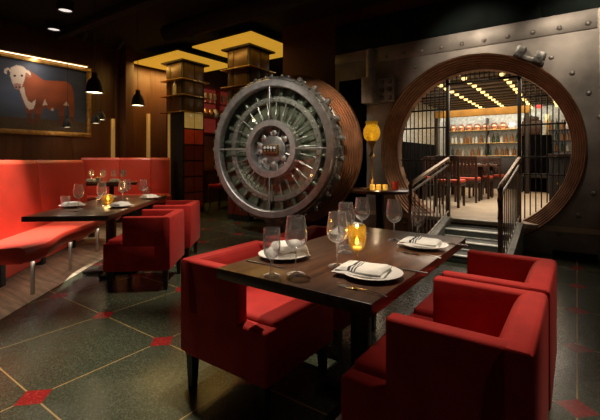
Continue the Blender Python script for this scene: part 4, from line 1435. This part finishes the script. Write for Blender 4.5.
def napkin_mesh(wx=0.15, wy=0.11, h=0.028, seed=0, stripes=True):
    """folded cloth: two soft layers, three woven stripes along its short way"""
    mb = MB()
    nx_, ny_ = 30, 12
    for layer in range(2):
        z0 = 0.0 + layer * h * 0.45
        sc = 1.0 - 0.10 * layer
        top, bot = [], []
        for i in range(nx_ + 1):
            for j in range(ny_ + 1):
                u, v_ = i / nx_ - 0.5, j / ny_ - 0.5
                e = min(1, (0.5 - abs(u)) * 10) * min(1, (0.5 - abs(v_)) * 8)
                e = math.sqrt(max(0, e))
                nzv = noise.noise(Vector((u * 3.2 + seed, v_ * 3.2, layer * 5.0)))
                z = z0 + h * 0.5 * e + 0.006 * nzv * e + 0.004
                wob = 0.006 * noise.noise(Vector((u * 2 + seed * 3, v_ * 2 + layer, 1.5)))
                sk = 0.12 * v_ * layer
                top.append((u * wx * sc + wob + sk * 0.06 + 0.006 * layer, v_ * wy * sc + wob, z))
                bot.append((u * wx * sc + wob + sk * 0.06 + 0.006 * layer, v_ * wy * sc + wob, z0))
        n = len(top)
        c = ny_ + 1
        fsA, fsS, side = [], [], []
        for i in range(nx_):
            for j in range(ny_):
                q = (i * c + j, (i + 1) * c + j, (i + 1) * c + j + 1, i * c + j + 1)
                (fsS if (stripes and layer == 1 and i in (8, 9, 11, 13)) else fsA).append(q)
        for i in range(nx_):
            side += [(i * c, n + i * c, n + (i + 1) * c, (i + 1) * c), ((i + 1) * c + ny_, n + (i + 1) * c + ny_, n + i * c + ny_, i * c + ny_)]
        for j in range(ny_):
            side += [(j + 1, n + j + 1, n + j, j), (nx_ * c + j, n + nx_ * c + j, n + nx_ * c + j + 1, nx_ * c + j + 1)]
        k0 = len(mb.v)
        mb.add(top + bot, fsA + side, True, 0)
        for q in fsS:
            mb.f.append(tuple(t_ + k0 for t_ in q))
            mb.sm.append(True)
            mb.mi.append(1)
    return mb


plate0 = MB().lathe(plate_prof, 40).build('side_plate', M['china'], None, (-1.13, 1.45, TZ))
tag(plate0, 'white side plate under a napkin at the bare corner setting', 'plate', 'plates on the near table')
for (x, y, lab) in ((-0.66, 1.415, 'white side plate under the striped napkin at the table edge before the largest armchair'),
                    (-0.655, 2.045, 'white side plate under the striped napkin at the end by the stairs'),
                    (-1.14, 2.10, 'white side plate partly hidden behind the wine glasses by the gold votive')):
    c = plate0.copy()
    col.objects.link(c)
    c.location = (x, y, TZ)
    tag(c, lab, 'plate', 'plates on the near table')
for i, (x, y, rz, lab) in enumerate(((-1.11, 1.455, 60, 'white napkin peaked on the plate at the bare corner setting'),
                                     (-0.70, 1.405, 8, 'white napkin with dark stripes on the plate before the largest armchair'),
                                     (-0.68, 2.045, 6, 'white napkin with dark stripes on the plate by the stairs'),
                                     (-1.12, 2.10, 80, 'white napkin on the plate half hidden by wine glasses'))):
    o = napkin_mesh(0.205 if i in (1, 2) else 0.17, 0.15, 0.022 if i in (1, 2) else 0.055, i * 2.7 + 0.3, i in (1, 2)).build('napkin', [M['linen'], M['stripe']], None, (x, y, TZ + 0.016), R(rz))
    tag(o, lab, 'napkin', 'napkins on the near table')


def fork_mesh():
    mb = MB()
    n = 14
    vs, fs = [], []
    for i in range(n + 1):
        u = i / n
        x = -0.095 + 0.13 * u
        wd = 0.0055 - 0.003 * math.sin(u * PI * 0.9) + (0.006 * max(0, u - 0.85) / 0.15)
        z = 0.004 + 0.006 * math.sin(u * PI)
        vs += [(x, -wd, z), (x, wd, z), (x, wd, z - 0.002), (x, -wd, z - 0.002)]
    for i in range(n):
        for j in range(4):
            j2 = (j + 1) % 4
            fs.append((i * 4 + j, i * 4 + j2, (i + 1) * 4 + j2, (i + 1) * 4 + j))
    fs += [(3, 2, 1, 0), (n * 4, n * 4 + 1, n * 4 + 2, n * 4 + 3)]
    mb.add(vs, fs, True)
    mb.box((0.033, -0.0105, 0.0015), (0.055, 0.0105, 0.0035), 0.0008)
    for k in range(4):
        yy = -0.0088 + k * 0.00587
        mb.box((0.053, yy - 0.0016, 0.0015), (0.098, yy + 0.0016, 0.0035), 0.0006)
    return mb


def knife_mesh():
    mb = MB()
    mb.box((-0.11, -0.006, 0.001), (-0.01, 0.006, 0.006), 0.0025)
    mb.prism([(-0.01, -0.006), (0.09, -0.008), (0.11, 0.0), (0.1, 0.008), (-0.01, 0.006)], 0.0015, 0.0035)
    return mb


f0 = fork_mesh().build('fork', M['cutlery'], None, (-0.612, 1.232, TZ), R(175))
tag(f0, 'steel fork lying in front of the striped napkin before the largest armchair', 'fork', 'forks on the near table')
c = f0.copy()
col.objects.link(c)
c.location = (-0.61, 1.86, TZ)
c.rotation_euler = (0, 0, R(172))
tag(c, 'steel fork lying in front of the striped napkin by the stairs', 'fork', 'forks on the near table')
k0 = knife_mesh().build('knife', M['cutlery'], None, (-1.12, 1.30, TZ), R(2))
tag(k0, 'steel knife lying in front of the plate at the bare corner setting', 'knife', 'knives on the near table')
for (x, y, rz, lab) in ((-0.60, 1.575, 178, 'steel knife half under the plate before the largest armchair'), (-0.58, 2.21, 175, 'steel knife behind the plate by the stairs')):
    c = k0.copy()
    col.objects.link(c)
    c.location = (x, y, TZ)
    c.rotation_euler = (0, 0, R(rz))
    tag(c, lab, 'knife', 'knives on the near table')

# long table settings
GL = 'glasses on the long table'
for (x, y, lab) in ((-3.806, 1.755, 'tall wine glass beside the tumbler on the bench side of the long table'),
                    (-3.84, 1.99, 'wine glass before the golden candle on the long table'),
                    (-4.05, 2.33, 'wine glass behind the golden candle on the long table'),
                    (-4.273, 2.511, 'wine glass near the far plate on the armchair side of the long table'),
                    (-4.12, 2.62, 'wine glass at the column end of the long table, closest to the armchair')):
    dup(wg, (x, y, TZ), random.random(), lab, GL)
tb = make_tumbler('clear tumbler standing by the plate on the bench side of the long table', 'tumblers on the long table')
tb.location = (-3.99, 1.72, TZ)
dup(tb, (-4.42, 2.86, TZ), 0, 'clear tumbler at the column end of the long table')
for (x, y, lab, lab2) in ((-4.02, 1.80, 'white plate beside the tumbler on the bench side of the long table', 'white napkin beside the tumbler on the bench side of the long table'),
                          (-3.62, 2.06, 'white plate before the closer armchair at the long table', 'white napkin before the closer armchair at the long table'),
                          (-4.14, 2.72, 'white plate before the farther armchair at the long table', 'white napkin before the farther armchair at the long table'),
                          (-4.52, 2.40, 'white plate on the bench side of the long table, past the candle', 'white napkin on the bench side of the long table, past the candle')):
    c = plate0.copy()
    col.objects.link(c)
    c.location = (x, y, TZ)
    tag(c, lab, 'plate', 'plates on the long table')
    o = napkin_mesh(0.17, 0.12, 0.032, x * 3, False).build('napkin', M['linen'], None, (x, y, TZ + 0.016), R(40 + x * 30))
    tag(o, lab2, 'napkin', 'napkins on the long table')


def globe_candle(loc, label):
    t = thing('globe_candle', label, 'candle', loc)
    MB().lathe([(0, 0), (0.035, 0), (0.055, 0.03), (0.058, 0.06), (0.045, 0.095), (0.042, 0.095), (0.054, 0.06), (0.05, 0.03), (0.03, 0.006), (0, 0.006)], 24).build('globe', M['votive_glass'], t)
    MB().lathe([(0, 0.04), (0.012, 0.05), (0.008, 0.07), (0, 0.085)], 10).build('flame', M['flame'], t)
    point((loc[0], loc[1], loc[2] + 0.13), 1.0, (1.0, 0.62, 0.22), 0.03)


globe_candle((-4.0, 2.14, TZ), 'round gold glass candle glowing on the long table')
globe_candle((-7.45, 3.78, 0.78), 'round gold glass candle glowing on the small far table')
c = k0.copy()
col.objects.link(c)
c.location = (-3.72, 1.62, TZ)
c.rotation_euler = (0, 0, R(200))
tag(c, 'steel knife near the front edge of the long table by the bench', 'knife', 'cutlery on the long table')

# far table glasses
for (x, y, lab) in ((-7.52, 3.70, 'wine glass on the small far table beside its candle'),
                    (-7.36, 3.84, 'wine glass on the small far table behind its white cup'),
                    (-7.22, 3.98, 'wine glass in the middle of the small far table'),
                    (-7.10, 4.10, 'wine glass on the small far table, near the armchair side'),
                    (-6.98, 4.02, 'wine glass at the outer edge of the small far table')):
    dup(wg, (x, y, 0.78), 0, lab, 'glasses on the small far table')
for (x, y, lab) in ((-7.40, 3.64, 'white plate on the small far table by its candle'), (-7.02, 3.88, 'white plate on the small far table by the outer glasses')):
    c = plate0.copy()
    col.objects.link(c)
    c.location = (x, y, 0.78)
    tag(c, lab, 'plate', 'plates on the small far table')
    o = napkin_mesh(0.16, 0.12, 0.05, x, False).build('napkin', M['linen'], None, (x, y, 0.796), R(30))
    tag(o, lab.replace('white plate', 'white folded napkin'), 'napkin', 'napkins on the small far table')
cu = MB().lathe([(0, 0), (0.03, 0), (0.042, 0.05), (0.044, 0.09), (0.04, 0.09), (0.036, 0.05), (0, 0.01)], 20).build('cup', M['china'], None, (-7.30, 3.72, 0.78))
tag(cu, 'white cup on the small far table in front of its wine glasses', 'cup')
